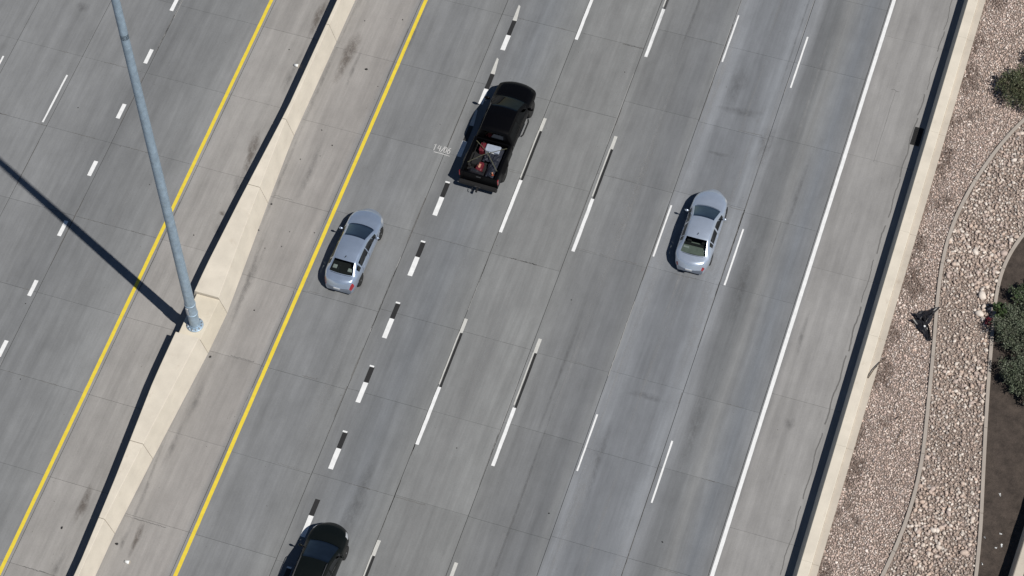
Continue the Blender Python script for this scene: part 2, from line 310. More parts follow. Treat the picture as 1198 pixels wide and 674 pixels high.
# stains
def stain(x, y, rx, ry, mat='oil', rot=0):
    n = 40; vs = [(0, 0, 0)]; uv = [(0, 0)]; ph = [random.uniform(0, 6.28) for _ in range(4)]
    for k in range(n):
        q = 2*math.pi*k/n; r = 1+.14*math.sin(2*q+ph[0])+.12*math.sin(3*q+ph[1])+.08*math.sin(5*q+ph[2])
        vs.append((rx*r*math.cos(q), ry*r*math.sin(q), 0)); uv.append((math.cos(q), math.sin(q)))
    m = MB(); m.add(vs, [(0, 1+k, 1+(k+1) % n) for k in range(n)]); me = m.mesh('stain', M[mat]); ul = me.uv_layers.new(name='UVMap')
    for lp in me.loops: ul.data[lp.index].uv = uv[lp.vertex_index]
    o = link('stain', me, road, (x, y, stain.z), rot); stain.z += .0001; return o
stain.z = .0022
for a in ((-15.5, -15.9, .24, 1.25, 'rust', .05), (-15.38, -19.2, .22, .8, 'oil', 0), (-15.25, 4.6, .32, 1.5, 'rust', .06), (-15.2, 2.6, .30, .8, 'oil', 0), (-15.3, .8, .16, .2, 'rust', 0), (-15.15, -.1, .2, .6, 'oil', 0),
          (-15.1, 9.6, .2, 1.7, 'oil', 0), (-15.05, 13.5, .24, 1.6, 'rust', 0), (-12.62, -9.3, .22, 1.5, 'oil', 0), (-12.75, -11.8, .16, 1.6, 'oil', 0), (-12.5, -16.8, .2, .9, 'rust', 0), (-13.05, -17.1, .15, .5, 'oil', 0), (-12.75, 11.6, .35, 2.2, 'rust', 0), (-12.2, 11.0, .15, 1.4, 'oil', 0), (-12.1, 4.5, .2, 2.4, 'oil', 0), (-12.6, -2.5, .22, 3.0, 'oil', 0),
          (7.2, 14.2, 1.3, .28, 'oil', .04), (6.6, 15.8, .55, 1.2, 'oil', 0), (8.9, 12.6, .5, 1.2, 'oil', 0), (10.0, 4.6, .30, 3.5, 'oil', 0), (9.95, -3.6, .33, 3.0, 'oil', 0), (6.8, 11.4, .8, .12, 'oil', .03), (7.4, -2.8, 1.1, .2, 'oil', 0), (6.2, -6.5, .25, 2.5, 'oil', 0),
          (-10.0, 14.2, .1, 2.6, 'oil', 0), (-26.9, 10.5, .35, .4, 'oil', 0), (14.1, -2.2, .3, .4, 'oil', 0), (13.4, 2.6, .18, 1.2, 'oil', 0), (-3.6, -12.0, .5, 2.5, 'oil', 0), (3.3, -11.5, .25, 3.6, 'pale', 0), (3.4, 5, .14, 7, 'pale', 0), (6.0, -9, .35, 4, 'pale', 0), (8.5, 1.5, .35, 5, 'pale', 0), (5.85, 4, .35, 6, 'pale', 0), (-.5, -3, .4, 5, 'pale', 0), (-7, -8, .3, 4, 'pale', 0), (-20.2, -3, .3, 5, 'pale', 0), (-13.1, -14, .12, 3, 'oil', .045), (-12.75, -2, .12, 4, 'oil', .06), (-13.3, 3.5, .12, 3, 'oil', .03), (-13.45, 10, .12, 5, 'oil', 0), (-13.4, 17, .15, 5, 'oil', 0), (1.0, 15.5, .4, 4, 'pale', 0), (-19.2, 4, .25, 4, 'pale', 0)):
    stain(*a)
for k in range(34):                                                 # narrow rubbed tracks along the lanes
    x = random.choice((random.gauss(5.75, .2), random.gauss(7.2, .25), random.gauss(8.6, .2), random.gauss(3.4, .2), random.gauss(10.9, .25), random.uniform(-9.5, 12)))
    stain(x, random.uniform(-16, 22), random.uniform(.04, .17), random.uniform(2, 8), random.choice(('pale', 'pale', 'track', 'oil')))
# ---------------------------------------------------------------- median barrier with pole plinth
mb = empty('median_barrier', (-13.9, -6, 0)); tag(mb, 'pale concrete median barrier widening around the lamp pole between the two yellow lines', 'barrier')
def interp(t, pts):
    return float(np.interp(t, [p[0] for p in pts], [p[1] for p in pts]))
TL = [(-40, -14.03), (-19, -14.03), (-15, -14.17), (-9.5, -14.47), (-3, -14.47), (1, -14.33), (7, -14.05), (40, -14.05)]
BR = [(-40, -13.55), (-17, -13.55), (-12.8, -13.36), (-6.8, -13.02), (-4.4, -12.97), (2, -13.38), (6, -13.6), (40, -13.6)]
HM = 1.29
def bsec(y, h, dl=0, g=.0):
    tl = interp(y, TL)+dl; br = interp(y, BR); tr = br-.30*h/HM
    bl = tl-.28*h/HM; c = .008
    return [(bl, y, -.02), (bl, y, .06), (tl-.01, y, h-c), (tl+c, y, h), (tr-c, y, h), (tr+.01, y, h-c), (br, y, .06), (br, y, -.02)]
jts = [-32, -23.2, -16.89, -12.82, -6.80, -4.47, 2.0, 6.17, 12.3, 18.4, 24.5, 32]
for a, b in zip(jts[:-1], jts[1:]):
    pl = abs(a+6.80) < .01; h = HM-.16 if pl else HM; m = MB(); n = max(2, int((b-a)/.8)); g = .016
    m.loft([[(p[0], p[1]-mb.location[1], p[2]) if 0 else (p[0]+13.9, p[1]+6, p[2]) for p in bsec(y, h, .10 if pl else 0)] for y in np.linspace(a+g, b-g, n)])
    m.build('plinth' if pl else 'barrier_segment', M['plinth' if pl else 'barrier'], mb)
    core = MB(); 
jm = MB(); jm.loft([[(p[0]+13.9, p[1]+6, p[2]) for p in [(q[0]+(.035 if k < 4 else -.035), q[1], q[2]-(.03 if 2 <= k <= 5 else 0)) for k, q in enumerate(bsec(y, HM-.18, .1))]] for y in np.linspace(-31.9, 31.9, 120)])
jm.build('core', M['edging'], mb)
for y in (-31.9+63.8*i/20 for i in range(0)): pass
# ---------------------------------------------------------------- high mast pole
PX, PY, PZ = -13.79, -6.13, HM-.16
pole = empty('lamp_pole', (PX, PY, PZ)); tag(pole, 'tall blue-grey tapering steel lamp pole bolted to the median barrier', 'lamp pole')
HP = 33.5
pr = lambda z: .250-.115*z/HP
def shaft(name, z0, z1, extra=0):
    m = MB(); m.lathe([(pr(z)+extra, z) for z in np.linspace(z0, z1, 8)], n=28); o = m.build(name, M['galv'], pole); autosmooth(o); return o
shaft('shaft', .05, 11.5); shaft('upper_shaft', 11.2, 22.5, .004).scale = (1, 1, 1); shaft('upper_shaft', 22.2, HP, .004)
m = MB(); m.lathe([(.40, .02), (.40, .075), (.385, .085), (.29, .085), (.275, .16)], n=28); bp = m.build('base_plate', M['galv'], pole); autosmooth(bp)
for k in range(12):
    q = 2*math.pi*k/12; bm_ = MB(); bm_.lathe([(.034, 0), (.034, .05), (.02, .05), (.02, .10)], n=6); link('anchor_bolt', bm_.mesh('anchor_bolt', M['steel']), bp, (.34*math.cos(q), .34*math.sin(q), .085))
for z in (1.15, 1.95): m = MB(); m.lathe([(pr(z)+.004, z-.05), (pr(z)+.022, z-.04), (pr(z)+.022, z+.04), (pr(z)+.004, z+.05)], n=28); m.build('collar', M['galv'], pole, True)
m = MB(); q0 = math.radians(-112)
hh = [[((pr(1.4)+e)*math.cos(q0+d), (pr(1.4)+e)*math.sin(q0+d), z) for d in (-.36, -.18, 0, .18, .36)] for z, e in ((1.25, .0), (1.26, .028), (1.82, .028), (1.83, .0))]
m.loft(hh, cap=False, closed=False); m.build('handhole_cover', M['plate'], pole)
m = MB(); m.lathe([(.16, HP-.1), (.85, HP-.05), (.9, HP), (.85, HP+.05), (.16, HP+.1)], n=24); ring = m.build('luminaire_ring', M['galv'], pole, True)
for k in range(6):
    q = 2*math.pi*k/6; m = MB(); m.lathe([(.10, -.30), (.24, -.28), (.26, -.1), (.14, .12), (.06, .16)], (1.15*math.cos(q), 1.15*math.sin(q), HP), n=14); m.build('luminaire', M['galv'], ring, True)
# ---------------------------------------------------------------- right barrier, wall at the corner
rb = empty('roadside_barrier', (16.6, 6, 0)); tag(rb, 'low cream concrete barrier with a back ledge between road shoulder and gravel', 'barrier')
HR = .91
jr = [-34, -27.5, -21.4, -15.3, -9.2, -3.1, 3.0, 9.1, 15.2, 21.3, 27.4, 33.5]
for a, b in zip(jr[:-1], jr[1:]):
    m = MB(); g = .004; sec = [(16.205, -.02), (16.205, .05), (16.425, HR-.02), (16.445, HR), (16.90, HR-.012), (16.925, HR-.035), (16.925, .3), (16.925, -.02)]
    m.loft([[(x-16.6, y-6, z) for x, z in sec] for y in (a+g, b-g)]); m.build('barrier_segment', M['barrier'], rb)
    m = MB(); m.box(16.93-16.6, 17.27-16.6, a+g+.0-6, b-g-6, .2, .80+random.uniform(-.006, .006), .01); m.build('ledge', M['ledge'], rb)
GZ = .72
dr = empty('drain_grate', (15.9, 15.32, 0)); tag(dr, 'dark metal drain grate in the shoulder against the cream barrier', 'drain')
m = MB(); m.box(-.19, .19, -.52, .52, .004, .02); m.build('pan', M['trim'], dr)
m = MB(); m.box(-.22, .22, -.55, -.50, .0, .03); m.box(-.22, .22, .50, .55, 0, .03); m.box(-.22, -.18, -.497, .497, 0, .03); m.box(.18, .22, -.497, .497, 0, .03); m.build('frame', M['tyre'], dr)
bar = MB().box(-.175, .175, -.02, .02, .021, .034).mesh('bar', M['tyre'])
for k in range(9): link('bar', bar, dr, (0, -.43+.1075*k, 0))
wl = empty('concrete_wall', (25.6, -6, .5)); tag(wl, 'pale concrete wall at the bottom right corner beside the dark soil', 'wall')
for a, b in ((-30, -20), (-19.98, -9), (-8.98, 1.0)):
    m = MB(); f = lambda y: (y+6)*.055; m.loft([[(f(y)+x-.02, y+6, z) for x, z in ((-.20, -.2), (-.20, .3), (-.02, 1.12), (.02, 1.15), (.40, 1.15), (.42, -.2))] for y in (a, b)]); m.build('wall_segment', M['ledge'], wl)

# ---------------------------------------------------------------- verge: gravel, cobbles, soil
E1 = [(23.6, 22.5), (22.0, 19.8), (20.7, 17.39), (20.18, 16.26), (19.66, 14.76), (19.2, 13.08), (18.86, 11.26), (18.7, 9.41), (18.83, 7.42), (19.1, 5.53), (19.43, 3.66), (19.78, 1.36), (20.12, -.88), (20.37, -2.67), (20.45, -4.47), (20.36, -6.52), (20.05, -8.77), (19.6, -11), (18.8, -14), (17.6, -18)]
E2 = [(25.2, 16.5), (23.4, 13.2), (22.12, 10.89), (21.8, 9.87), (21.56, 8.53), (21.6, 7.04), (21.97, 4.46), (22.33, 2.16), (22.71, -.07), (23.18, -2.69), (23.65, -5.25), (23.97, -7.53), (24.2, -10), (24.3, -18)]
def smooth_curve(P, n=90):
    P = np.array(P); s = np.r_[0, np.cumsum(np.hypot(*np.diff(P, axis=0).T))]; t = np.linspace(0, s[-1], n)
    x = np.interp(t, s, P[:, 0]); y = np.interp(t, s, P[:, 1])
    for _ in range(6): x[1:-1] = (x[:-2]+2*x[1:-1]+x[2:])/4; y[1:-1] = (y[:-2]+2*y[1:-1]+y[2:])/4
    return np.c_[x, y]
C1, C2 = smooth_curve(E1), smooth_curve(E2)
fx = lambda Cv, y: np.interp(y, Cv[::-1, 1], Cv[::-1, 0])
verge = struct(sheet('verge', [(17.0, -60), (60, -60), (60, 80), (17.0, 80)], GZ-.06, M['grit']))
bank = MB().box(16.95, 60, -60, 80, -.4, GZ-.07).build('verge_bank', M['soil'], verge)
soil_poly = [(float(x)+.05, float(y)) for x, y in C2]
# a bumpy sheet of soil right of the second edging
m = MB(); ys = np.linspace(-18, 16.4, 130); nx = 34; vv = []
for y in ys:
    x0 = fx(C2, y)+.04
    for i in range(nx):
        x = x0+i*(30-x0)/(nx-1); vv.append((x, y, GZ-.005+.03*math.sin(x*2.3+y*1.1)*math.sin(y*1.7-x)+random.uniform(-.02, .02)))
m.add(vv, [(j*nx+i, j*nx+i+1, (j+1)*nx+i+1, (j+1)*nx+i) for j in range(len(ys)-1) for i in range(nx-1)])
struct(m.build('soil_bed', M['soil'], None, True))
def edging(name, Cv, label):
    e = empty(name, (float(Cv[len(Cv)//2, 0]), float(Cv[len(Cv)//2, 1]), GZ)); ox, oy = e.location[0], e.location[1]; tag(e, label, 'edging')
    n = len(Cv); st = 11
    for i in range(0, n-1, st):
        seg = Cv[i:min(i+st+1, n)]
        if len(seg) < 2: continue
        d = np.gradient(seg, axis=0); d /= np.hypot(d[:, 0], d[:, 1])[:, None]; nr = np.c_[-d[:, 1], d[:, 0]]; k = .012
        seg = seg.copy(); seg[0] += d[0]*k; seg[-1] -= d[-1]*k; rings = []
        for p, q in zip(seg, nr):
            rings.append([(p[0]+q[0]*w-ox, p[1]+q[1]*w-oy, z) for w, z in ((-.085, -.15), (-.085, .035), (-.07, .05), (.07, .05), (.085, .035), (.085, -.15))])
        MB().loft(rings).build('edging_piece', M['edging'], e)
    return e
edging('landscape_edging', C1, 'curved grey concrete edging between fine gravel and coarse cobbles')
edging('landscape_edging', C2, 'curved grey concrete edging between coarse cobbles and dark planting soil')
# stones
def ico(sub):
    t = (1+5**.5)/2; V = [(-1,t,0),(1,t,0),(-1,-t,0),(1,-t,0),(0,-1,t),(0,1,t),(0,-1,-t),(0,1,-t),(t,0,-1),(t,0,1),(-t,0,-1),(-t,0,1)]
    V = [np.array(v)/np.linalg.norm(v) for v in V]; F = [(0,11,5),(0,5,1),(0,1,7),(0,7,10),(0,10,11),(1,5,9),(5,11,4),(11,10,2),(10,7,6),(7,1,8),(3,9,4),(3,4,2),(3,2,6),(3,6,8),(3,8,9),(4,9,5),(2,4,11),(6,2,10),(8,6,7),(9,8,1)]
    for _ in range(sub):
        mid = {}; G = []
        def mp(a, b):
            k = (min(a,b), max(a,b))
            if k not in mid: v = V[a]+V[b]; V.append(v/np.linalg.norm(v)); mid[k] = len(V)-1
            return mid[k]
        for a, b, c in F: ab, bc, ca = mp(a,b), mp(b,c), mp(c,a); G += [(a,ab,ca),(b,bc,ab),(c,ca,bc),(ab,bc,ca)]
        F = G
    return np.array(V), np.array(F)
I0, I1 = ico(0), ico(1)
def stone_variant(base, k):
    V, F = base; r = np.random.default_rng(k); W = V.copy()
    for _ in range(5):
        d = r.normal(size=3); d /= np.linalg.norm(d); c = r.uniform(.55, .9); h = W@d; W -= np.outer(np.maximum(0, h-c), d)*.9      # chipped flats
    W *= 1+r.normal(0, .05, (len(W), 1)); return W*np.array([1, r.uniform(.6, .9), r.uniform(.45, .7)])
VAR0 = [stone_variant(I0, k) for k in range(10)]; VAR1 = [stone_variant(I1, 50+k) for k in range(10)]
PAL = np.array([(1.02,1.07,1.14)])*np.array([(.47,.36,.29),(.40,.30,.24),(.56,.46,.38),(.33,.25,.20),(.44,.34,.285),(.62,.53,.45),(.27,.195,.155),(.50,.37,.29),(.38,.32,.28),(.20,.15,.125)])
def stones_mesh(name, X, Y, R, Z, cols, base, var):
    n = len(X); F = base[1]; nv = len(base[0]); V = np.empty((n, nv, 3)); vi = rng.integers(0, len(var), n); a = rng.uniform(0, 6.283, n); ti = rng.normal(0, .35, n)
    for k in range(len(var)):
        q = np.where(vi == k)[0]; W = var[k][None]*R[q, None, None]
        ct, st = np.cos(ti[q])[:, None], np.sin(ti[q])[:, None]; y, z = W[..., 1]*ct-W[..., 2]*st, W[..., 1]*st+W[..., 2]*ct
        ca, sa = np.cos(a[q])[:, None], np.sin(a[q])[:, None]; x = W[..., 0]
        V[q, :, 0] = x*ca-y*sa+X[q, None]; V[q, :, 1] = x*sa+y*ca+Y[q, None]; V[q, :, 2] = z+Z[q, None]
    FF = (F[None]+(np.arange(n)*nv)[:, None, None]).reshape(-1, 3); me = bpy.data.meshes.new(name)
    me.vertices.add(n*nv); me.vertices.foreach_set('co', V.reshape(-1)); me.loops.add(FF.size); me.loops.foreach_set('vertex_index', FF.reshape(-1).astype(np.int32))
    me.polygons.add(len(FF)); me.polygons.foreach_set('loop_start', np.arange(0, FF.size, 3, dtype=np.int32)); me.update(calc_edges=True)
    ca_ = me.color_attributes.new('Col', 'FLOAT_COLOR', 'POINT'); cc = np.ones((n, nv, 4)); cc[..., :3] = cols[:, None]; ca_.data.foreach_set('color', cc.reshape(-1)); me.materials.append(M['stone']); return me
def scatter(x0, x1, y0, y1, step):
    gx, gy = np.meshgrid(np.arange(x0, x1, step), np.arange(y0, y1, step)); X = gx.ravel()+rng.uniform(-.5, .5, gx.size)*step; Y = gy.ravel()+rng.uniform(-.5, .5, gx.size)*step; return X, Y
def wob(X, Y, s): return (np.sin(X*1.9*s+Y*.7*s)+np.sin(X*-.8*s+Y*1.63*s+1.3)+np.sin(X*3.1*s-Y*2.3*s+.4)*.6+np.sin(X*5.7*s+Y*4.9*s)*.4)/3
# fine gravel
X, Y = scatter(17.25, 27, -14, 27, .088); keep = (X < fx(C1, Y)-.09) & (X > 17.27)
keep |= (Y > 17.5) & (X > 17.27) & (X < fx(C1, np.minimum(Y, 22.4))-.09) & (X < 24); X, Y = X[keep], Y[keep]; n = len(X)
R = rng.uniform(.036, .070, n)*np.where(rng.random(n) < .06, 1.5, 1); ci = rng.choice(10, n, p=[.16,.15,.15,.10,.14,.08,.06,.08,.06,.02]); cols = PAL[ci]*rng.uniform(.88, 1.12, (n, 1))*np.array([1.12, 1.11, 1.13])*rng.uniform(.85, 1.15, (n, 1))
lit = np.clip((wob(X, Y, 1.5)+.42-(X-17.3)*.85)*2.6, 0, 1)*(rng.random(n) < .8)                       # brown litter caught along the barrier
cols = cols*(1-.78*lit[:, None])+np.array([.075, .045, .034])*.78*lit[:, None]
fg = link('fine_gravel', stones_mesh('fine_gravel', X, Y, R, GZ-.045+rng.uniform(-.012, .02, n), cols, I0, VAR0)); fg['kind'] = 'stuff'; fg['label'] = 'fine pinkish gravel between the cream barrier and the edging'; fg['category'] = 'gravel'
# cobbles: the largest ones are single stones, the rest one mass
cb = struct(sheet('cobble_bed', [(float(a), float(b)) for a, b in np.r_[C1[:, :], C2[::-1]]], GZ-.052, M['grit']))
X, Y = scatter(18.3, 25.5, -14, 21.5, .138); keep = (X > fx(C1, Y)+.12) & (X < fx(C2, np.minimum(Y, 16.4))-.12); keep &= ~((Y > 16.3) & (X > 24.5)); X, Y = X[keep], Y[keep]; n = len(X)
R = rng.lognormal(math.log(.071), .27, n).clip(.045, .17); sub = np.sin(X*1.1+Y*.4)+np.sin(Y*.9); R *= 1+.10*sub
ci = rng.choice(10, n, p=[.16,.13,.18,.07,.14,.14,.04,.08,.05,.01]); cols = PAL[ci]*rng.uniform(.72, 1.16, (n, 1)); Z = GZ-.03+R*.25+rng.uniform(-.01, .03, n)
order = np.argsort(-R*((Y > -9) & (Y < 18) & (X < 24))); big, rest = order[:295], order[295:]
cm = link('cobble', stones_mesh('cobble', X[rest], Y[rest], R[rest], Z[rest], cols[rest], I1, VAR1), cb); cm['kind'] = 'stuff'
X2, Y2 = scatter(18.3, 25.5, -14, 21.5, .085); k2 = (X2 > fx(C1, Y2)+.1) & (X2 < fx(C2, np.minimum(Y2, 16.4))-.1) & ~((Y2 > 16.3) & (X2 > 24.5)); X2, Y2 = X2[k2], Y2[k2]; n2 = len(X2)
ch = link('chipping', stones_mesh('chipping', X2, Y2, rng.uniform(.03, .05, n2), np.full(n2, GZ-.04), PAL[rng.integers(0, 10, n2)]*.85, I0, VAR0), cb); ch['kind'] = 'stuff'
protos = []
for v in range(10):
    for c in range(5):
        cc = PAL[[0, 2, 5, 4, 7][c]]*rng.uniform(.95, 1.1); one = stones_mesh('stone', np.zeros(1), np.zeros(1), np.ones(1), np.zeros(1), cc[None], I1, [VAR1[v]]); protos.append(one)
def single_stone(x, y, r, parent=cb, p=None, z=None):
    o = link('stone', p or random.choice(protos), parent, (x, y, (GZ-.03+r*.35) if z is None else z), random.uniform(0, 6.28)); o.scale = (r, r, r*random.uniform(.9, 1.15)); return o
for i in big: single_stone(float(X[i]), float(Y[i]), float(R[i]*1.02))
for x, y, r in ((21.0, 6.75, .26), (21.1, 5.75, .24), (21.45, 9.4, .2), (23.2, -6.6, .22), (21.2, 6.2, .16)): single_stone(x, y, r, p=protos[2 if r > .25 else random.randrange(50)])

# ---------------------------------------------------------------- shrubs
def shrub(x, y, blobs, cols, label, nleaf=5200, leaf=.055, z=GZ):
    s = empty('shrub', (x, y, z)); tag(s, label, 'shrub', 'shrubs along the right edge'); r = np.random.default_rng(int(abs(x*71+y*37))+3)
    st = MB()
    for bx, by, bz, br in blobs:
        for k in range(5):
            q = r.uniform(0, 6.28); e = (bx+math.cos(q)*br*.6, by+math.sin(q)*br*.6, bz+br*r.uniform(.1, .6)); st.tube([(bx*.2, by*.2, -.08), (bx*.5+r.normal(0, .04), by*.5+r.normal(0, .04), e[2]*.45), e], [.022, .014, .005], 5)
    st.build('stem', M['bark'], s)
    V = []; CL = []; vol = np.array([b[3]**2 for b in blobs]); vol = vol/vol.sum()
    for (bx, by, bz, br), w in zip(blobs, vol):
        k = int(nleaf*w); ncl = max(12, int(k/26)); d = r.normal(size=(ncl, 3)); d /= np.linalg.norm(d, axis=1)[:, None]; d[:, 2] = np.abs(d[:, 2])*1.0-.25*(r.random(ncl) < .4)
        cen = np.array((bx, by, bz))+d*br*(r.uniform(.25, 1, (ncl, 1))**.5)*np.array([1, 1, .8])*(1+.22*np.sin(d[:, :1]*7+d[:, 1:2]*5+bx*9))
        idx = r.integers(0, ncl, k); out = d[idx]*.8+r.normal(0, .6, (k, 3)); out /= np.linalg.norm(out, axis=1)[:, None]
        p = cen[idx]+r.normal(0, br*.085, (k, 3)); side = np.cross(out, r.normal(size=(k, 3))); side /= np.linalg.norm(side, axis=1)[:, None]
        L = leaf*r.uniform(.7, 1.5, (k, 1)); W = L*.42
        V.append(np.stack([p, p+out*L*.5+side*W, p+out*L, p+out*L*.5-side*W], 1)); base = np.array(cols)[r.integers(0, len(cols), ncl)][idx]*r.uniform(.75, 1.3, (k, 1)); CL.append(np.repeat(base[:, None], 4, 1))
    V = np.concatenate(V); CL = np.concatenate(CL); k = len(V); V[..., 2] = np.maximum(V[..., 2], -.03); me = bpy.data.meshes.new('foliage')
    me.from_pydata(V.reshape(-1, 3).tolist(), [], np.arange(4*k).reshape(k, 4).tolist()); ca = me.color_attributes.new('Col', 'FLOAT_COLOR', 'POINT'); cc = np.ones((4*k, 4)); cc[:, :3] = CL.reshape(-1, 3); ca.data.foreach_set('color', cc.reshape(-1)); me.materials.append(M['leaf']); link('foliage', me, s); return s
GREY = [(.105, .130, .085), (.135, .155, .11), (.08, .10, .06), (.12, .13, .095)]; DARK = [(.05, .085, .032), (.07, .11, .042), (.04, .06, .026)]; OLIVE = [(.115, .125, .068), (.095, .11, .06), (.07, .085, .045), (.10, .09, .06)]
shrub(19.95, 18.6, [(0, 0, .40, .95), (.7, .35, .45, .95), (-.35, .40, .3, .70), (1.0, -.3, .35, .8), (.2, .9, .35, .7)], OLIVE, 'low olive shrub standing in fine gravel at the upper right edge', 14000)
shrub(20.75, 20.9, [(0, 0, .4, .75), (.5, .4, .4, .7)], DARK, 'dark shrub cut by the right edge, topmost of the shrubs', 4500)
shrub(22.95, 7.0, [(0, 0, .4, .72), (.5, .35, .45, .72), (.7, -.4, .4, .65)], DARK+GREY[:2], 'dark green shrub just right of the edging curve, above the grey shrubs', 9000)
shrub(22.85, 4.9, [(0, 0, .5, 1.0), (.7, .45, .55, 1.0), (-.15, .85, .4, .75), (.8, -.6, .5, .85)], GREY, 'broad grey-green shrub beside the edging, next to the red scrap', 19000)
shrub(23.62, 2.75, [(0, 0, .5, .95), (.6, .4, .45, .8), (.5, -.5, .4, .75)], GREY, 'grey-green shrub lowest of the group on the dark soil', 14000)
shrub(24.3, 5.9, [(0, 0, .4, .7), (.5, -.5, .4, .6)], DARK, 'dark shrub behind the broad grey-green one at the right edge', 4200)

# ---------------------------------------------------------------- litter on the verge
def crumple(poly_rows, name, parent, mat, h=.1, seed=1):
    r = np.random.default_rng(seed); n = len(poly_rows[0]); vv = [(x, y, z+r.uniform(0, h)) for row in poly_rows for x, y, z in row]
    m = MB(); m.add(vv, [(i*n+j, i*n+j+1, (i+1)*n+j+1, (i+1)*n+j) for i in range(len(poly_rows)-1) for j in range(n-1)]); o = m.build(name, mat, parent)
    s = o.modifiers.new('solid', 'SOLIDIFY'); s.thickness = .012; return o
def lobe(a, b, c, nu=9, nv=7, lift=.16):
    # a: joint of the lobes, b and c: ends of the far edge; the edge between them sags
    rows = []
    for i in range(nu):
        u = i/(nu-1); row = []
        for j in range(nv):
            v = j/(nv-1); ex = b[0]+(c[0]-b[0])*v; ey = b[1]+(c[1]-b[1])*v; sag = 1-.22*math.sin(v*math.pi*2.5)**2
            row.append((a[0]+(ex-a[0])*u*sag, a[1]+(ey-a[1])*u*sag, .03+lift*math.sin(u*2.6)*(.5+.5*math.cos(v*math.pi*4))))
        rows.append(row)
    return rows
bg = empty('plastic_bag', (18.80, 4.42, GZ)); tag(bg, 'torn black plastic bag with two pointed lobes lying on gravel against the edging', 'bag')
crumple(lobe((-.05, -.10), (-.72, .42), (.42, 1.12)), 'sheet', bg, M['bag'], .10, 4)
crumple(lobe((.12, .05), (-.72, -.02), (.60, -1.08)), 'sheet', bg, M['bag'], .10, 5)
crumple(lobe((-.25, .35), (.50, 1.10), (.15, -.25), 7, 5), 'sheet', bg, M['bag'], .10, 9)
m = MB(); m.lathe([(.0, .22), (.045, .215), (.05, .18), (.03, .14)], (.02, -.22, .03), n=10); m.build('tag', M['paper'], bg)  # white glint on the black plastic, modelled as a small pale piece
def twig(pts, r, label):
    x, y = pts[0][:2]; t = empty('twig', (x, y, GZ)); tag(t, label, 'twig', 'dry twigs on the gravel')
    MB().tube([(a-x, b-y, c-GZ) for a, b, c in pts], [r, r*.9, r*.7, r*.4][:len(pts)], 6).build('stick', M['bark'], t)
    a, b = pts[1], pts[2]; MB().tube([(a[0]-x, a[1]-y, a[2]-GZ), (a[0]-x+.12, a[1]-y+.2, a[2]-GZ+.05)], [r*.6, r*.3], 5).build('side_shoot', M['bark'], t)
twig([(19.02, -2.17, GZ+.05), (19.06, -1.85, GZ+.08), (19.12, -1.5, GZ+.10), (19.2, -1.15, GZ+.06)], .018, 'thin dark twig lying on the gravel left of the curved edging')
twig([(16.98, .7, .93), (17.12, 1.2, .95), (17.3, 1.7, .90), (17.58, 2.2, GZ+.05)], .028, 'bent dry twig leaning over the ledge of the cream barrier')
twig([(18.72, -.95, GZ+.05), (18.8, -.8, GZ+.07), (18.88, -.75, GZ+.08), (18.95, -.9, GZ+.05)], .02, 'short curled twig on the gravel above the long one')
shrub(21.98, 5.85, [(0, 0, .62, .30), (-.1, .2, .5, .25), (.12, -.2, .45, .25)], DARK, 'small spiky dark shrub overhanging the edging by the red scrap', 1100, .09)
rd = empty('red_scrap', (21.60, 5.40, GZ+.05)); tag(rd, 'small crumpled red scrap lying on cobbles by the edging, beside the broad grey-green shrub', 'litter')
crumple([[(-.15+.075*i, -.2+.1*j, .06) for i in range(5)] for j in range(5)], 'sheet', rd, M['red'], .14, 3)
def scrap(x, y, s, label, z=GZ, mat='paper', k=1):
    e = empty('paper_scrap', (x, y, z-.01), random.uniform(0, 3)); tag(e, label, 'litter', 'pale scraps on the dark soil'); crumple([[(s*(i-1.5)*.42+random.uniform(-.02, .02), s*(j-1.5)*random.uniform(.08, .3), .02) for i in range(4)] for j in range(4)], 'sheet', e, M[mat], .06, k)
for i, (x, y, s) in enumerate(((24.1, -3.3, .11), (23.92, -5.6, .07), (24.55, -5.2, .08), (24.72, -5.75, .12), (24.5, -5.95, .08), (24.1, -6.9, .07))): scrap(x, y, s, 'small white scrap lying on dark soil between edging and wall', k=i+20)
def debris(x, y, r, mat):
    d = link('road_crumb', MB().add((VAR1[random.randrange(10)]*r).tolist(), I1[1].tolist()).mesh('road_crumb', M[mat]), None, (x, y, r*.4), random.uniform(0, 6)); tag(d, 'tiny dark crumb of debris lying on the concrete pavement', 'debris', 'crumbs on the pavement')
for k in range(30):
    x = random.choice([random.uniform(-30, -15), random.uniform(-12.8, 16), random.uniform(-13, -10)]); debris(x, random.uniform(-18, 24), random.uniform(.02, .045), 'trim')
for x, y, r in ((-15.95, -17.35, .07), (-13.25, -17.35, .08), (-11.55, 11.1, .08), (-12.85, -6.95, .07), (-13.2, 2.0, .06), (-13.25, .4, .05)): debris(x, y, r, 'trim')
for x, y, lab in ((-15.02, 10.25, 'small pale paper cup lying beside the barrier shadow, upper left'), (-12.45, -18.05, 'small pale crushed cup on the shoulder right of the median barrier, bottom left')):
    e = empty('paper_cup', (x, y, .06)); tag(e, lab, 'cup'); MB().lathe([(.06, -.1), (.09, .12), (.085, .12), (.055, -.09)], axis='X', n=14).build('cup', M['paper'], e, True); MB().lathe([(.095, .12), (.095, .135), (.085, .14)], axis='X', n=14).build('rim', M['ledge'], e)

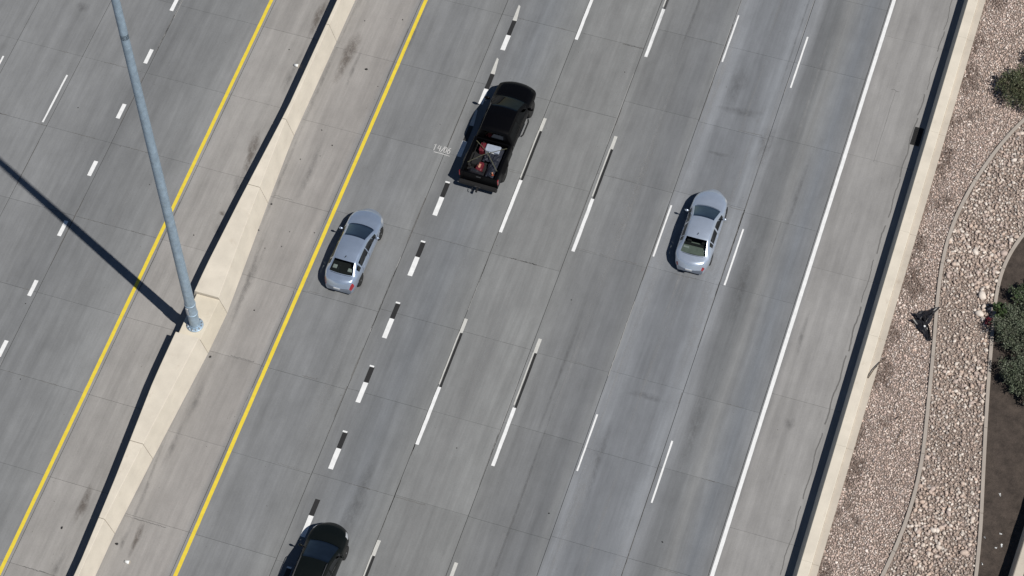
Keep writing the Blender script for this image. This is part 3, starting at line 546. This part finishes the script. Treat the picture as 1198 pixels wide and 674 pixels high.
# ---------------------------------------------------------------- vehicles
def gsm(a, sig, dx):
    k = int(3*sig/dx); w = np.exp(-.5*(np.arange(-k, k+1)*dx/sig)**2); w /= w.sum(); return np.convolve(np.pad(a, k, mode='edge'), w, 'valid')
class Shell:
    """A car shell: sections along y, each running sill > side > belt > window > rail > crown; cells become panels and panes."""
    def __init__(s, sp):
        s.sp = sp; L = sp['L']; s.Y = np.linspace(-L/2, L/2, 1200); dx = s.Y[1]-s.Y[0]; sig = sp.get('sig', .05)
        P = lambda k, sg=sig: gsm(np.interp(s.Y, [p[0] for p in sp[k]], [p[1] for p in sp[k]]), sg, dx)
        s.zt, s.zb, s.w, s.wr, s.bow, s.cr = P('ztop'), P('zbelt'), P('w', .04), P('wrail'), P('bow', .15), P('crown')
    def sec(s, y):
        f = lambda a: float(np.interp(y, s.Y, a)); zt, zb, w, wr, bow, cr = f(s.zt), f(s.zb), f(s.w), f(s.wr), f(s.bow), f(s.cr)
        zr = zt-cr; zb = min(zb, zr-.015); wr = min(wr, w*.93); zs = s.sp.get('sill', .20); pts = []
        wb = w*s.sp.get('shoulder', .955)
        for t in np.linspace(0, 1, 9): 
            z = zs+(zb-zs)*t; pts.append((w*(.90+.10*math.sin(min(1, t*1.7)*math.pi/2))-(w-wb)*max(0, (t-.6)/.4)**2, z))
        for t in np.linspace(0, 1, 9)[1:]: pts.append((wb+(wr-wb)*t+.022*math.sin(t*math.pi), zb+(zr-zb)*t))
        for t in np.linspace(0, 1, 11)[1:]:
            x = wr*(1-t); q = x/wr; pts.append((x, zr+cr*(1-abs(q)**2.4)))
        out = [(-x, z) for x, z in pts]+[(x, z) for x, z in pts[-2::-1]]
        return [(x, y+bow*(1-min(1, abs(x)/w)**2), z) for x, z in out]
def seg_of(j):                       # which strip of the section a cell is in, and its side
    n = 2*27-2; side = -1 if j < n/2 else 1; k = j if j < n/2 else n-1-j
    return ('low' if k < 8 else 'win' if k < 16 else 'top', k, side)
def build_shell(root, sp, mats, classify, seams, wheels, rw):
    sh = Shell(sp); L = sp['L']; ys = set(np.round(np.arange(-L/2, L/2+1e-6, .05), 4)); ys |= {-L/2, L/2}
    for y in seams: ys = {q for q in ys if abs(q-y) > .02} | {y-.009, y+.009}
    ys = sorted(ys); secs = [sh.sec(y) for y in ys]; n = len(secs[0]); parts = {}
    for i in range(len(ys)-1):
        yc = (ys[i]+ys[i+1])/2; seam = any(abs(yc-q) < .005 for q in seams)
        for j in range(n-1):
            strip, k, side = seg_of(j); q = [secs[i][j], secs[i][j+1], secs[i+1][j+1], secs[i+1][j]]
            cx = sum(p[0] for p in q)/4; cy = sum(p[1] for p in q)/4; cz = sum(p[2] for p in q)/4
            if strip == 'low' and any((cy-wy)**2+(cz-rw)**2 < (rw+.055)**2 for wy in wheels): continue
            key = classify(yc, strip, k, side, seam)
            if key is None: continue
            parts.setdefault(key, []).append(q)
    caps = {}
    for e, r, nm in ((0, 1, 'rear_bumper'), (-1, -1, 'front_bumper')):
        kk = (nm, 0) if (nm, 0) in parts else ('body', 0); caps.setdefault(kk, MB()).add(secs[e], [tuple(range(n))[::r]])
    bodyq = parts.pop(('body', 0)); objs = {}
    def tomesh(qs, extra=None):
        vm = {}; V = []; F = []
        for q in qs:
            f = []
            for p in q:
                kk = tuple(round(c, 5) for c in p)
                if kk not in vm: vm[kk] = len(V); V.append(p)
                if vm[kk] not in f: f.append(vm[kk])
            if len(f) > 2: F.append(tuple(f[::-1]))
        for ef in (extra.f if extra else ()):
            f = []
            for i in ef:
                kk = tuple(round(c, 5) for c in extra.v[i])
                if kk not in vm: vm[kk] = len(V); V.append(extra.v[i])
                if vm[kk] not in f: f.append(vm[kk])
            F.append(tuple(f))
        m = MB(); m.add(V, F)
        return m
    o = tomesh(bodyq, caps.get(('body', 0))).build('body', mats['body'], root); autosmooth(o, 50); objs['body'] = o
    for (nm, idx), qs in parts.items():
        o = tomesh(qs, caps.get((nm, idx))).build(nm, mats.get(nm, mats['body']), root); autosmooth(o, 50); objs[(nm, idx)] = o
    u = MB(); zs = sp.get('sill', .2); uw = [(y, float(np.interp(y, sh.Y, sh.w))*.86) for y in np.linspace(-L/2+.02, L/2-.02, 24)]
    poly = [(w, y) for y, w in uw]+[(-w, y) for y, w in uw[::-1]]; u.prism(poly, zs+.01, zs+.04); u.build('underbody', M['trim'], root)
    return sh, objs
def wheel(root, x, y, r, w, rim='rim', spokes=5):
    s = 1 if x > 0 else -1; e = MB(); e.lathe([(r*.66, -w/2), (r*.95, -w/2), (r, -w*.36), (r, w*.36), (r*.95, w/2), (r*.66, w/2)], axis='X', n=32)
    hub = empty('wheel', (x, y, r)); hub.parent = root
    t = e.build('tyre', M['tyre'], hub); autosmooth(t, 40)
    m = MB(); h = s*w*.5; m.lathe([(r*.66, h*.4), (r*.68, h*.98), (r*.60, h*1.0), (r*.58, h*.55), (r*.05, h*.5)], axis='X', n=32)
    for k in range(spokes):
        q = 2*math.pi*k/spokes; d = Vector((0, math.cos(q), math.sin(q))); p = Vector((0, -math.sin(q), math.cos(q))); vs = []
        for rr, ww in ((r*.08, r*.11), (r*.62, r*.075)):
            for hh in (h*.52, h*.95): vs += [tuple(d*rr+p*ww+Vector((hh, 0, 0))), tuple(d*rr-p*ww+Vector((hh, 0, 0)))]
        m.add(vs, [(0,1,3,2),(4,6,7,5),(0,4,5,1),(2,3,7,6),(0,2,6,4),(1,5,7,3)])
    m.lathe([(r*.14, h*.5), (r*.13, h*1.0), (.002, h*1.02)], axis='X', n=12); m.build('rim', M[rim], hub)
def liner(root, sp, wheels, r, w):
    for y in wheels:
        for s in (-1, 1):
            m = MB(); x0, x1 = (s*(w-.30), s*(w-.035)); n = 18; ring = []
            for x in (x0, x1): ring.append([(x, y+(r+.05)*math.cos(math.pi*k/n), r+(r+.05)*math.sin(math.pi*k/n)) for k in range(n+1)])
            m.loft(ring, cap=False, closed=False); m.add(ring[0], [tuple(range(n+1))]); m.build('wheel_arch', M['trim'], root)
def mirror_part(root, x, y, z, mat, s=1, size=(.10, .055, .07)):
    m = MB(); rings = []
    for t in np.linspace(-1, 1, 7):
        k = math.sqrt(max(.04, 1-t*t)); rings.append([(x+s*(.10+size[0]*t), y+size[1]*k*math.cos(q), z+size[2]*k*math.sin(q)) for q in [2*math.pi*i/10 for i in range(10)]])
    m.loft(rings); o = m.build('wing_mirror', mat, root, True)
    MB().box(min(x-s*.06, x+s*.06), max(x-s*.06, x+s*.06), y-.02, y+.03, z-.07, z-.03).build('mirror_arm', M['trim'], o); return o
def seat(root, x, y, z=.32, w=.46, back=.58, name='seat', mat='cabin'):
    m = MB(); m.box(x-w/2, x+w/2, y-.25, y+.27, z, z+.2, .04); m.loft([[(x+a*w/2, y+b-.24*t, z+.15+back*t) for a, b in ((-1, -.34+.08), (1, -.34+.08), (1, -.12), (-1, -.12))] for t in (0, .9, 1)]); m.build(name, M[mat], root)
def headrest(root, x, y, z, mat='cabin'): MB().box(x-.12, x+.12, y-.05, y+.05, z, z+.17, .03).build('headrest', M[mat], root)
def lens_band(objs): pass

def sedan(name, label, loc, rz, sp, paint_mat, glass, marks, shelf):
    root = empty(name, loc, rz); tag(root, label, 'car'); k = sp['key']
    def classify(y, strip, j, side, seam):
        si = 0 if side < 0 else 1
        if strip == 'top':
            if k['roof_f']-.02 < y < k['cowl']: return ('windshield', 0) if j > 16 else ('body', 0)
            if k['deck'] < y < k['roof_r']: return ('rear_window', 0) if j > 16 else ('body', 0)
            if seam and (y > k['cowl'] or y < k['deck']): return None if j > 17 else ('body', 0)
            if y >= k['cowl'] and y < k['nose'] and j > 17: return ('hood', 0)
            if y <= k['deck'] and y > k['tail'] and j > 17: return ('trunk_lid', 0)
            if k['roof_r'] <= y <= k['roof_f'] and j > 16: return ('roof', 0)
            return ('body', 0)
        if strip == 'win':
            if k['wr'] < y < k['wf'] and 8 < j < 14 and abs(y-k['bp']) > .045 and abs(y-k['cp']) > .03:
                return ('side_window', si*3+(0 if y > k['bp'] else 1 if y > k['cp'] else 2))
            if y < k['tl'] and j < 15: return ('tail_light', si) if j < 13 else ('body', 0)
            if y > k['hl'] and y < k['hl2'] and j < 15: return ('headlight', si)
            return ('body', 0)
        if j >= 6 and y < k['tl']: return ('tail_light', si)
        if j >= 7 and k['hl'] < y < k['hl2']: return ('headlight', si)
        if k['dr'] < y < k['df'] and j > 0: return None if seam else ('door', si*2+(0 if y > k['bp'] else 1))
        if y > k['fb']: return ('front_bumper', 0)
        if y < k['rb']: return ('rear_bumper', 0)
        return ('body', 0)
    mats = dict(body=paint_mat, windshield=M[glass], rear_window=M['clearglass'], side_window=M['darkglass'], tail_light=M['redlens'], headlight=M['clear'])
    seams = [k['cowl']+.02, k['deck']-.03, k['dr']+.01, k['bp'], k['df']-.01]
    sh, objs = build_shell(root, sp, mats, classify, seams, k['wheels'], k['rw'])
    W = max(sh.w); liner(root, sp, k['wheels'], k['rw'], W)
    for y in k['wheels']:
        for s in (-1, 1): wheel(root, s*(W-.115), y, k['rw'], .21)
    for s in (-1, 1): mirror_part(root, s*(W-.03), k['cowl']-.30, k['zm'], paint_mat, s)
    MB().box(-W*.80, W*.80, k['deck']+.05, k['cowl']-.2, .24, .30).build('floor_pan', M['cabin'], root)
    for x in (-.36, .36): seat(root, x, .25); headrest(root, x, -.16, 1.02)
    seat(root, 0, -.72, w=1.22, back=.50, name='rear_bench')
    zd = float(np.interp(k['deck'], sh.Y, sh.zt)); MB().box(-.62, .62, k['deck']-.05+sh.bow[0]*0, -.98, zd-.18, zd-.14, .01).build('parcel_shelf', M[shelf], root)
    MB().box(-.66, .66, k['cowl']-.55, k['cowl']+.1, .70, zd-.17, .03).build('dashboard', M['cabin'], root)
    for s in (-1, 1): headrest(root, s*.36, -1.02, .92, 'cabin')
    for (x, y, w_, l_) in marks: MB().box(x-w_/2, x+w_/2, y-l_/2, y+l_/2, zd-.13, zd-.09, .01).build('pale_pad', M['paper'], root)  # pale pads on the parcel shelf, white spots behind the rear window
    yr = -sp['L']/2-.01+float(sh.bow[0]); MB().box(-.16, .16, yr-.02, yr, .62, .72).build('number_plate', M['plate'], root)
    m = MB(); m.tube([(0, k['roof_r']+.16, float(np.interp(k['roof_r']+.16, sh.Y, sh.zt))-.01), (0, k['roof_r']+.02, float(np.interp(k['roof_r']+.16, sh.Y, sh.zt))+.08)], [.028, .010], 6); m.build('antenna', M['trim'], root)
    for s in (-1, 1):
        for y in (k['bp']-.12, k['dr']+.14): MB().box(s*(W-.01)-.012, s*(W-.01)+.012, y-.09, y+.09, .76, .79, .004).build('door_handle', paint_mat, root)
    return root
SP1 = dict(L=4.40, key=dict(roof_f=.18, cowl=1.02, roof_r=-1.10, deck=-1.66, nose=1.88, tail=-2.04, wr=-1.35, wf=.86, bp=-.18, cp=-1.05, tl=-1.98, hl=1.70, hl2=2.02, dr=-1.02, df=.98, fb=1.80, rb=-1.86, wheels=(-1.40, 1.37), rw=.325, zm=.98),
    ztop=[(-2.20,.62),(-2.12,.95),(-1.98,1.06),(-1.66,1.10),(-1.10,1.39),(-.6,1.455),(-.3,1.46),(.18,1.40),(1.02,1.00),(1.5,.94),(1.9,.82),(2.1,.68),(2.20,.56)],
    zbelt=[(-2.2,.52),(-2.05,.82),(-1.6,.96),(-.5,.93),(1.0,.86),(1.6,.78),(2.0,.64),(2.2,.48)], w=[(-2.2,.64),(-2.05,.755),(-1.7,.84),(-1.0,.865),(.8,.865),(1.5,.855),(1.9,.80),(2.1,.71),(2.2,.61)],
    wrail=[(-2.2,.5),(-1.9,.66),(-1.66,.66),(-1.1,.55),(.18,.575),(1.02,.70),(1.6,.74),(2.0,.62),(2.2,.5)], bow=[(-2.2,-.17),(-1.4,-.12),(-.6,-.03),(.3,.10),(1.0,.17),(1.8,.22),(2.2,.25)], crown=[(-2.2,.04),(-1.4,.05),(0,.055),(1,.045),(2.2,.05)])
SP2 = dict(L=4.40, key=dict(roof_f=.18, cowl=.96, roof_r=-.88, deck=-1.60, nose=1.9, tail=-2.05, wr=-1.12, wf=.80, bp=-.16, cp=-.86, tl=-2.12, hl=1.74, hl2=2.05, dr=-.92, df=.92, fb=1.84, rb=-1.9, wheels=(-1.32, 1.38), rw=.315, zm=.95),
    ztop=[(-2.20,.60),(-2.12,.86),(-2.0,.99),(-1.60,1.04),(-.88,1.36),(-.45,1.42),(-.1,1.42),(.18,1.37),(.96,.98),(1.45,.90),(1.9,.77),(2.1,.64),(2.20,.52)],
    zbelt=[(-2.2,.5),(-2.05,.78),(-1.6,.92),(-.5,.90),(1.0,.83),(1.6,.74),(2.0,.60),(2.2,.46)], w=[(-2.2,.62),(-2.05,.76),(-1.7,.86),(-1.0,.87),(.8,.87),(1.5,.85),(1.9,.775),(2.1,.67),(2.2,.55)],
    wrail=[(-2.2,.48),(-1.9,.64),(-1.60,.68),(-.88,.555),(.18,.565),(.96,.71),(1.6,.72),(2.0,.58),(2.2,.46)], bow=[(-2.2,-.22),(-1.4,-.17),(-.6,-.08),(.3,.12),(1.0,.20),(1.8,.24),(2.2,.28)], crown=[(-2.2,.05),(-1.4,.06),(0,.06),(1,.05),(2.2,.06)])
sedan('car', 'silver-blue sedan hugging the yellow line beside the median shoulder', (-8.25, .42, 0), math.radians(-.5), SP1, M['silver1'], 'glass', ((-.42, -1.40, .2, .2), (.36, -1.42, .24, .18)), 'cabin')
sedan('car', 'pale silver rounded sedan alone in the right-hand lanes', (7.36, 6.48, 0), math.radians(.8), SP2, M['silver2'], 'glass', ((-.42, -1.36, .28, .1), (.48, -1.38, .1, .1)), 'shelf')

def suv(loc):
    sp = dict(L=4.50, sill=.24, key=None, ztop=[(-2.25,.75),(-2.2,1.1),(-2.0,1.45),(-1.8,1.64),(-1.2,1.70),(-.4,1.70),(.10,1.62),(1.14,1.10),(1.6,1.06),(2.0,.95),(2.16,.80),(2.25,.66)], zbelt=[(-2.25,.6),(-2.1,.98),(-1.5,1.06),(1.1,1.0),(1.7,.90),(2.1,.72),(2.25,.55)],
        w=[(-2.25,.74),(-2.1,.85),(-1.7,.91),(1.5,.915),(1.9,.87),(2.1,.78),(2.25,.66)], wrail=[(-2.25,.56),(-1.8,.64),(.1,.66),(1.12,.76),(1.8,.74),(2.25,.55)], bow=[(-2.25,-.12),(-1,-.04),(.4,.08),(1.1,.14),(2.25,.22)], crown=[(-2.25,.04),(2.25,.045)])
    root = empty('suv', loc); tag(root, 'dark green-black estate car cut by the bottom edge of the frame', 'car')
    def classify(y, strip, j, side, seam):
        si = 0 if side < 0 else 1
        if strip == 'top':
            if .08 < y < 1.12: return ('windshield', 0) if j > 16 else ('body', 0)
            if y < -1.86 and y > -2.16: return ('rear_window', 0) if j > 17 else ('body', 0)
            if seam and y > 1: return None
            if 1.12 <= y < 2.0 and j > 17: return ('hood', 0)
            if -1.86 <= y <= .08 and j > 16: return ('roof', 0)
            return ('body', 0)
        if strip == 'win':
            if -1.75 < y < .92 and 8 < j < 14 and min(abs(y+.15), abs(y+1.0)) > .045: return ('side_window', si*3+(0 if y > -.15 else 1 if y > -1 else 2))
            if 1.80 < y < 2.12 and j < 15: return ('headlight', si)
            if y < -2.0 and j < 14: return ('tail_light', si)
            return ('body', 0)
        if j >= 7 and 1.80 < y < 2.12: return ('headlight', si)
        if -1.0 < y < 1.02 and j > 0: return None if seam else ('door', si*2+(0 if y > -.15 else 1))
        return ('front_bumper', 0) if y > 1.95 else ('rear_bumper', 0) if y < -1.9 else ('body', 0)
    sh, ob = build_shell(root, sp, dict(body=M['greenpaint'], windshield=M['darkglass'], rear_window=M['darkglass'], side_window=M['darkglass'], tail_light=M['redlens'], headlight=M['clear']), classify, [1.14, -.15, -.99, 1.01], (-1.36, 1.36), .35)
    liner(root, sp, (-1.36, 1.36), .35, .915)
    for y in (-1.36, 1.36):
        for s in (-1, 1): wheel(root, s*.81, y, .35, .23)
    for s in (-1, 1):
        mirror_part(root, s*.89, .80, 1.12, M['greenpaint'], s)
        o = MB().tube([(s*.60, -1.55, 1.66), (s*.61, -1.45, 1.73), (s*.62, -.6, 1.755), (s*.62, -.05, 1.735), (s*.61, .06, 1.66)], .018, 8).build('roof_rail', M['darkrim'], root, True)
    MB().box(-.72, .72, -1.8, .9, .28, .34).build('floor_pan', M['cabin'], root); MB().box(-.7, .7, .62, 1.1, .8, .96, .03).build('dashboard', M['cabin'], root)
    for x in (-.38, .38): seat(root, x, .2, .42); headrest(root, x, -.22, 1.16)
    seat(root, 0, -.75, .42, 1.25, .52, 'rear_bench')
suv((-4.02, -16.14, 0))

def pickup(loc, rz):
    sp = dict(L=3.78, sill=.42, sig=.045, key=None, shoulder=.965, ztop=[(-1.89,1.20),(-1.84,1.62),(-1.78,1.84),(-1.6,1.90),(-.8,1.92),(-.32,1.86),(.66,1.33),(1.1,1.28),(1.55,1.20),(1.74,1.08),(1.89,.88)], zbelt=[(-1.89,1.12),(-1,1.22),(.6,1.18),(1.3,1.08),(1.7,.96),(1.89,.74)],
        w=[(-1.89,.98),(1.1,.99),(1.5,.985),(1.78,.94),(1.89,.86)], wrail=[(-1.89,.70),(-1.6,.70),(-.32,.70),(.62,.80),(1.3,.78),(1.89,.62)], bow=[(-1.89,-.02),(-1.2,0),(-.1,.08),(.62,.12),(1.89,.15)], crown=[(-1.89,.04),(1.89,.05)])
    root = empty('pickup_truck', loc, rz); tag(root, 'black pickup truck with loaded open bed and tow hitch', 'pickup truck'); OY = 1.17
    cab = empty('cab', (0, OY, 0)); cab.parent = root
    def classify(y, strip, j, side, seam):
        si = 0 if side < 0 else 1
        if strip == 'top':
            if -.32 < y < .64: return ('windshield', 0) if j > 16 else ('body', 0)
            if -1.89 < y < -1.79: return ('rear_window', 0) if j > 18 else ('body', 0)
            if seam and y > .5: return None
            if .62 <= y < 1.6 and j > 17: return ('hood', 0)
            if -1.79 <= y <= -.32 and j > 16: return ('roof', 0)
            return ('body', 0)
        if strip == 'win':
            if -1.7 < y < .42 and 8 < j < 14 and abs(y+.72) > .05: return ('side_window', si*2+(0 if y > -.72 else 1))
            if 1.5 < y < 1.8 and j < 15: return ('headlight', si)
            return ('body', 0)
        if j >= 6 and 1.5 < y < 1.8: return ('headlight', si)
        if -1.75 < y < .5 and j > 0: return None if seam else ('door', si*2+(0 if y > -.72 else 1))
        return ('front_bumper', 0) if y > 1.6 else ('body', 0)
    build_shell(cab, sp, dict(body=M['blackpaint'], windshield=M['blackglass'], rear_window=M['blackglass'], side_window=M['blackglass'], headlight=M['blackglass']), classify, [.64, -.72, -1.74, .49], (.98,), .41)
    MB().box(-.8, .8, -1.7, .5, .45, .52).build('floor_pan', M['cabin'], cab); MB().box(-.75, .75, .15, .58, .9, 1.1, .03).build('dashboard', M['cabin'], cab)
    for x in (-.4, .4): seat(cab, x, -.35, .6); 
    seat(cab, 0, -1.25, .6, 1.35, .55, 'rear_bench')
    # bed: floor, two sides, front wall, tailgate, rear bumper
    bed = empty('bed', (0, 0, 0)); bed.parent = root; y0, y1 = -2.96, -.80
    MB().box(-.78, .78, y0+.1, y1-.08, .78, .86).build('floor', M['bedliner'], bed)
    for k in range(9): MB().box(-.70+.165*k, -.63+.165*k, y0+.12, y1-.1, .861, .876).build('rib', M['bedliner'], bed)
    rear = -1.93
    for s in (-1, 1):
        m = MB(); rings = []
        for y in np.linspace(y0, y1, 45):
            fl = .115*math.exp(-((y-rear)/.44)**4); d = abs(y-rear); zlow = .52 if d > .47 else .41+math.sqrt(max(0, .47**2-d*d)); tz = 1.29
            xo = .985
            rings.append([(s*.80, y, .62), (s*.80, y, tz), (s*(.82), y, tz+.02), (s*(xo-.05), y, tz+.02), (s*(xo-.02), y, tz-.02), (s*(xo+fl*.25), y, 1.12), (s*(xo+fl), y, max(zlow+.06, .98)), (s*(xo+fl), y, max(zlow, .60)), (s*(xo-.03+fl*.9), y, zlow)])
        m.loft(rings); o = m.build('bed_side', M['blackpaint'], bed); autosmooth(o, 40)
        t = MB(); t.box(s*.985-.02, s*.985+.02, y0-.012, y0+.10, .92, 1.24, .008); t.build('tail_light', M['redlens'], bed)
        m = MB(); m.box(s*.80-.16*(s > 0), s*.80+.16*(s < 0), rear-.42, rear+.42, .86, 1.04, .04); m.build('wheel_well', M['bedliner'], bed)
    MB().box(-.795, .795, y1-.075, y1, .6, 1.31, .012).build('front_wall', M['blackpaint'], bed)
    tg = MB().box(-.795, .795, y0, y0+.07, .66, 1.30, .012).build('tailgate', M['blackpaint'], bed); MB().box(-.12, .12, y0-.012, y0-.001, 1.12, 1.20).build('handle', M['darkrim'], tg)
    rbm = MB().box(-.98, .98, y0-.20, y0-.02, .50, .66, .03).build('rear_bumper', M['trim'], root); MB().box(-.15, .15, y0-.215, y0-.201, .55, .64).build('number_plate', M['darkrim'], rbm)
    h = MB(); h.box(-.045, .045, y0-.44, y0-.15, .44, .50); h.lathe([(.03, .50), (.02, .54), (.035, .58), (.02, .62)], (0, y0-.40, 0), n=12); h.build('tow_hitch', M['trim'], root)
    MB().tube([(-.25, y0-.22, .48), (-.27, y0-.34, .40), (-.22, y0-.36, .36)], .02, 6).build('safety_chain', M['trim'], root)
    MB().box(-.75, .75, -2.9, 2.7, .38, .46).build('chassis', M['trim'], root)
    liner(root, sp, (OY+.98,), .41, 1.0)
    for y, r in ((OY+.98, .41), (rear, .41)):
        for s in (-1, 1): wheel(root, s*.87, y, r, .27, 'darkrim', 6)
    for s in (-1, 1): mirror_part(root, s*1.03, OY+.38, 1.32, M['blackpaint'], s, (.15, .07, .12))
    for s in (-1, 1): MB().tube([(s*1.0, -.75+OY, .46), (s*1.06, -.6+OY, .44), (s*1.06, .2+OY, .44), (s*1.0, .35+OY, .46)], .04, 8).build('running_board', M['trim'], root)
    return root
TR = (-3.70, 8.78, 0); pickup(TR, math.radians(-1.0))
def on_bed(name, x, y, label, cat): o = empty(name, (TR[0]+x, TR[1]+y, .877)); tag(o, label, cat); return o
c = on_bed('cooler', .12, -1.22, 'pale blue-white box lying at the front of the black truck bed', 'box'); MB().box(-.36, .36, -.20, .20, 0, .34, .03).build('body', M['cooler'], c); l = MB().box(-.37, .37, -.21, .21, .345, .40, .03).build('lid', M['cooler'], c); MB().box(-.12, .12, -.235, -.21, .28, .33).build('latch', M['plate'], l)
c = on_bed('fuel_can', -.42, -1.22, 'red fuel can at the left front corner of the truck bed', 'can'); b = MB().box(-.13, .13, -.26, .26, 0, .36, .04).build('body', M['red'], c); MB().tube([(0, .12, .36), (0, .15, .43), (0, -.1, .43), (0, -.13, .36)], .02, 8).build('handle', M['red'], c); MB().lathe([(.04, .36), (.04, .42), (.03, .44)], (0, .2, 0), n=12).build('cap', M['trim'], c)
c = on_bed('tarp', .42, -1.9, 'dark navy tarp bundled along the right side of the truck bed', 'tarp'); crumple([[(-.26+.075*i, -.9+.15*j, .10+.16*math.sin(math.pi*i/7)) for i in range(8)] for j in range(13)], 'sheet', c, M['navy'], .10, 8)
c = on_bed('tool_bag', -.22, -2.28, 'dark red bag with a peach-coloured tag in the middle of the truck bed', 'bag'); MB().box(-.17, .17, -.26, .26, 0, .26, .06).build('body', M['red'], c); MB().tube([(-.1, -.12, .26), (-.1, -.08, .36), (-.1, .08, .36), (-.1, .12, .26)], .015, 6).build('handle', M['trim'], c); MB().box(-.05, .06, -.13, .1, .262, .30, .02).build('tag', M['skin'], c)
c = on_bed('tool_box', -.48, -1.95, 'low black case on the left side of the truck bed', 'case'); b = MB().box(-.2, .2, -.32, .32, 0, .28, .03).build('body', M['bedliner'], c); MB().box(-.06, .06, -.03, .03, .281, .30).build('handle', M['darkrim'], c)
c = on_bed('work_light', .55, -2.62, 'orange-red bottle-shaped thing at the rear right corner of the truck bed', 'tool'); MB().lathe([(.07, 0), (.075, .22), (.05, .28), (.03, .32), (.03, .38)], n=14).build('body', M['orange'], c, True); MB().lathe([(.04, .38), (.04, .43), (.02, .44)], n=12).build('cap', M['skin'], c)
c = on_bed('tie_down_strap', 0, -1.75, 'two yellow-green tie-down straps crossed over the truck bed load', 'strap')
for pts in ([(-.80, -.62, .44), (-.30, -.10, .47), (.0, .12, .50), (.35, .36, .50), (.79, .70, .44)], [(.74, -.72, .44), (.32, -.25, .47), (.0, .10, .49), (-.2, .3, .48), (-.79, .72, .44)]):
    m = MB(); vs = []
    P = [Vector(p) for p in pts]
    for i, p in enumerate(P):
        t = (P[min(i+1, 4)]-P[max(i-1, 0)]).normalized(); nr = Vector((-t.y, t.x, 0))*.017; vs += [tuple(p-nr), tuple(p+nr), tuple(p+nr+Vector((0, 0, .004))), tuple(p-nr+Vector((0, 0, .004)))]
    m.loft([vs[4*i:4*i+4] for i in range(5)]); m.build('webbing', M['strap'], c)
c = on_bed('bin_bag', -.30, -2.70, 'crumpled black bin bag against the tailgate of the black truck', 'bag'); crumple([[(-.42+.1*i, -.17+.085*j, .10+.30*math.sin(math.pi*i/8)*math.sin(math.pi*(j+.4)/4.8)) for i in range(9)] for j in range(5)], 'sheet', c, M['bag'], .12, 31)
c = on_bed('folded_sheet', .10, -1.72, 'dark crumpled sheet under the crossed straps in the truck bed', 'sheet'); crumple([[(-.34+.075*i, -.24+.08*j, .10+.14*math.sin(math.pi*i/8)) for i in range(9)] for j in range(7)], 'cloth', c, M['navy'], .14, 37)
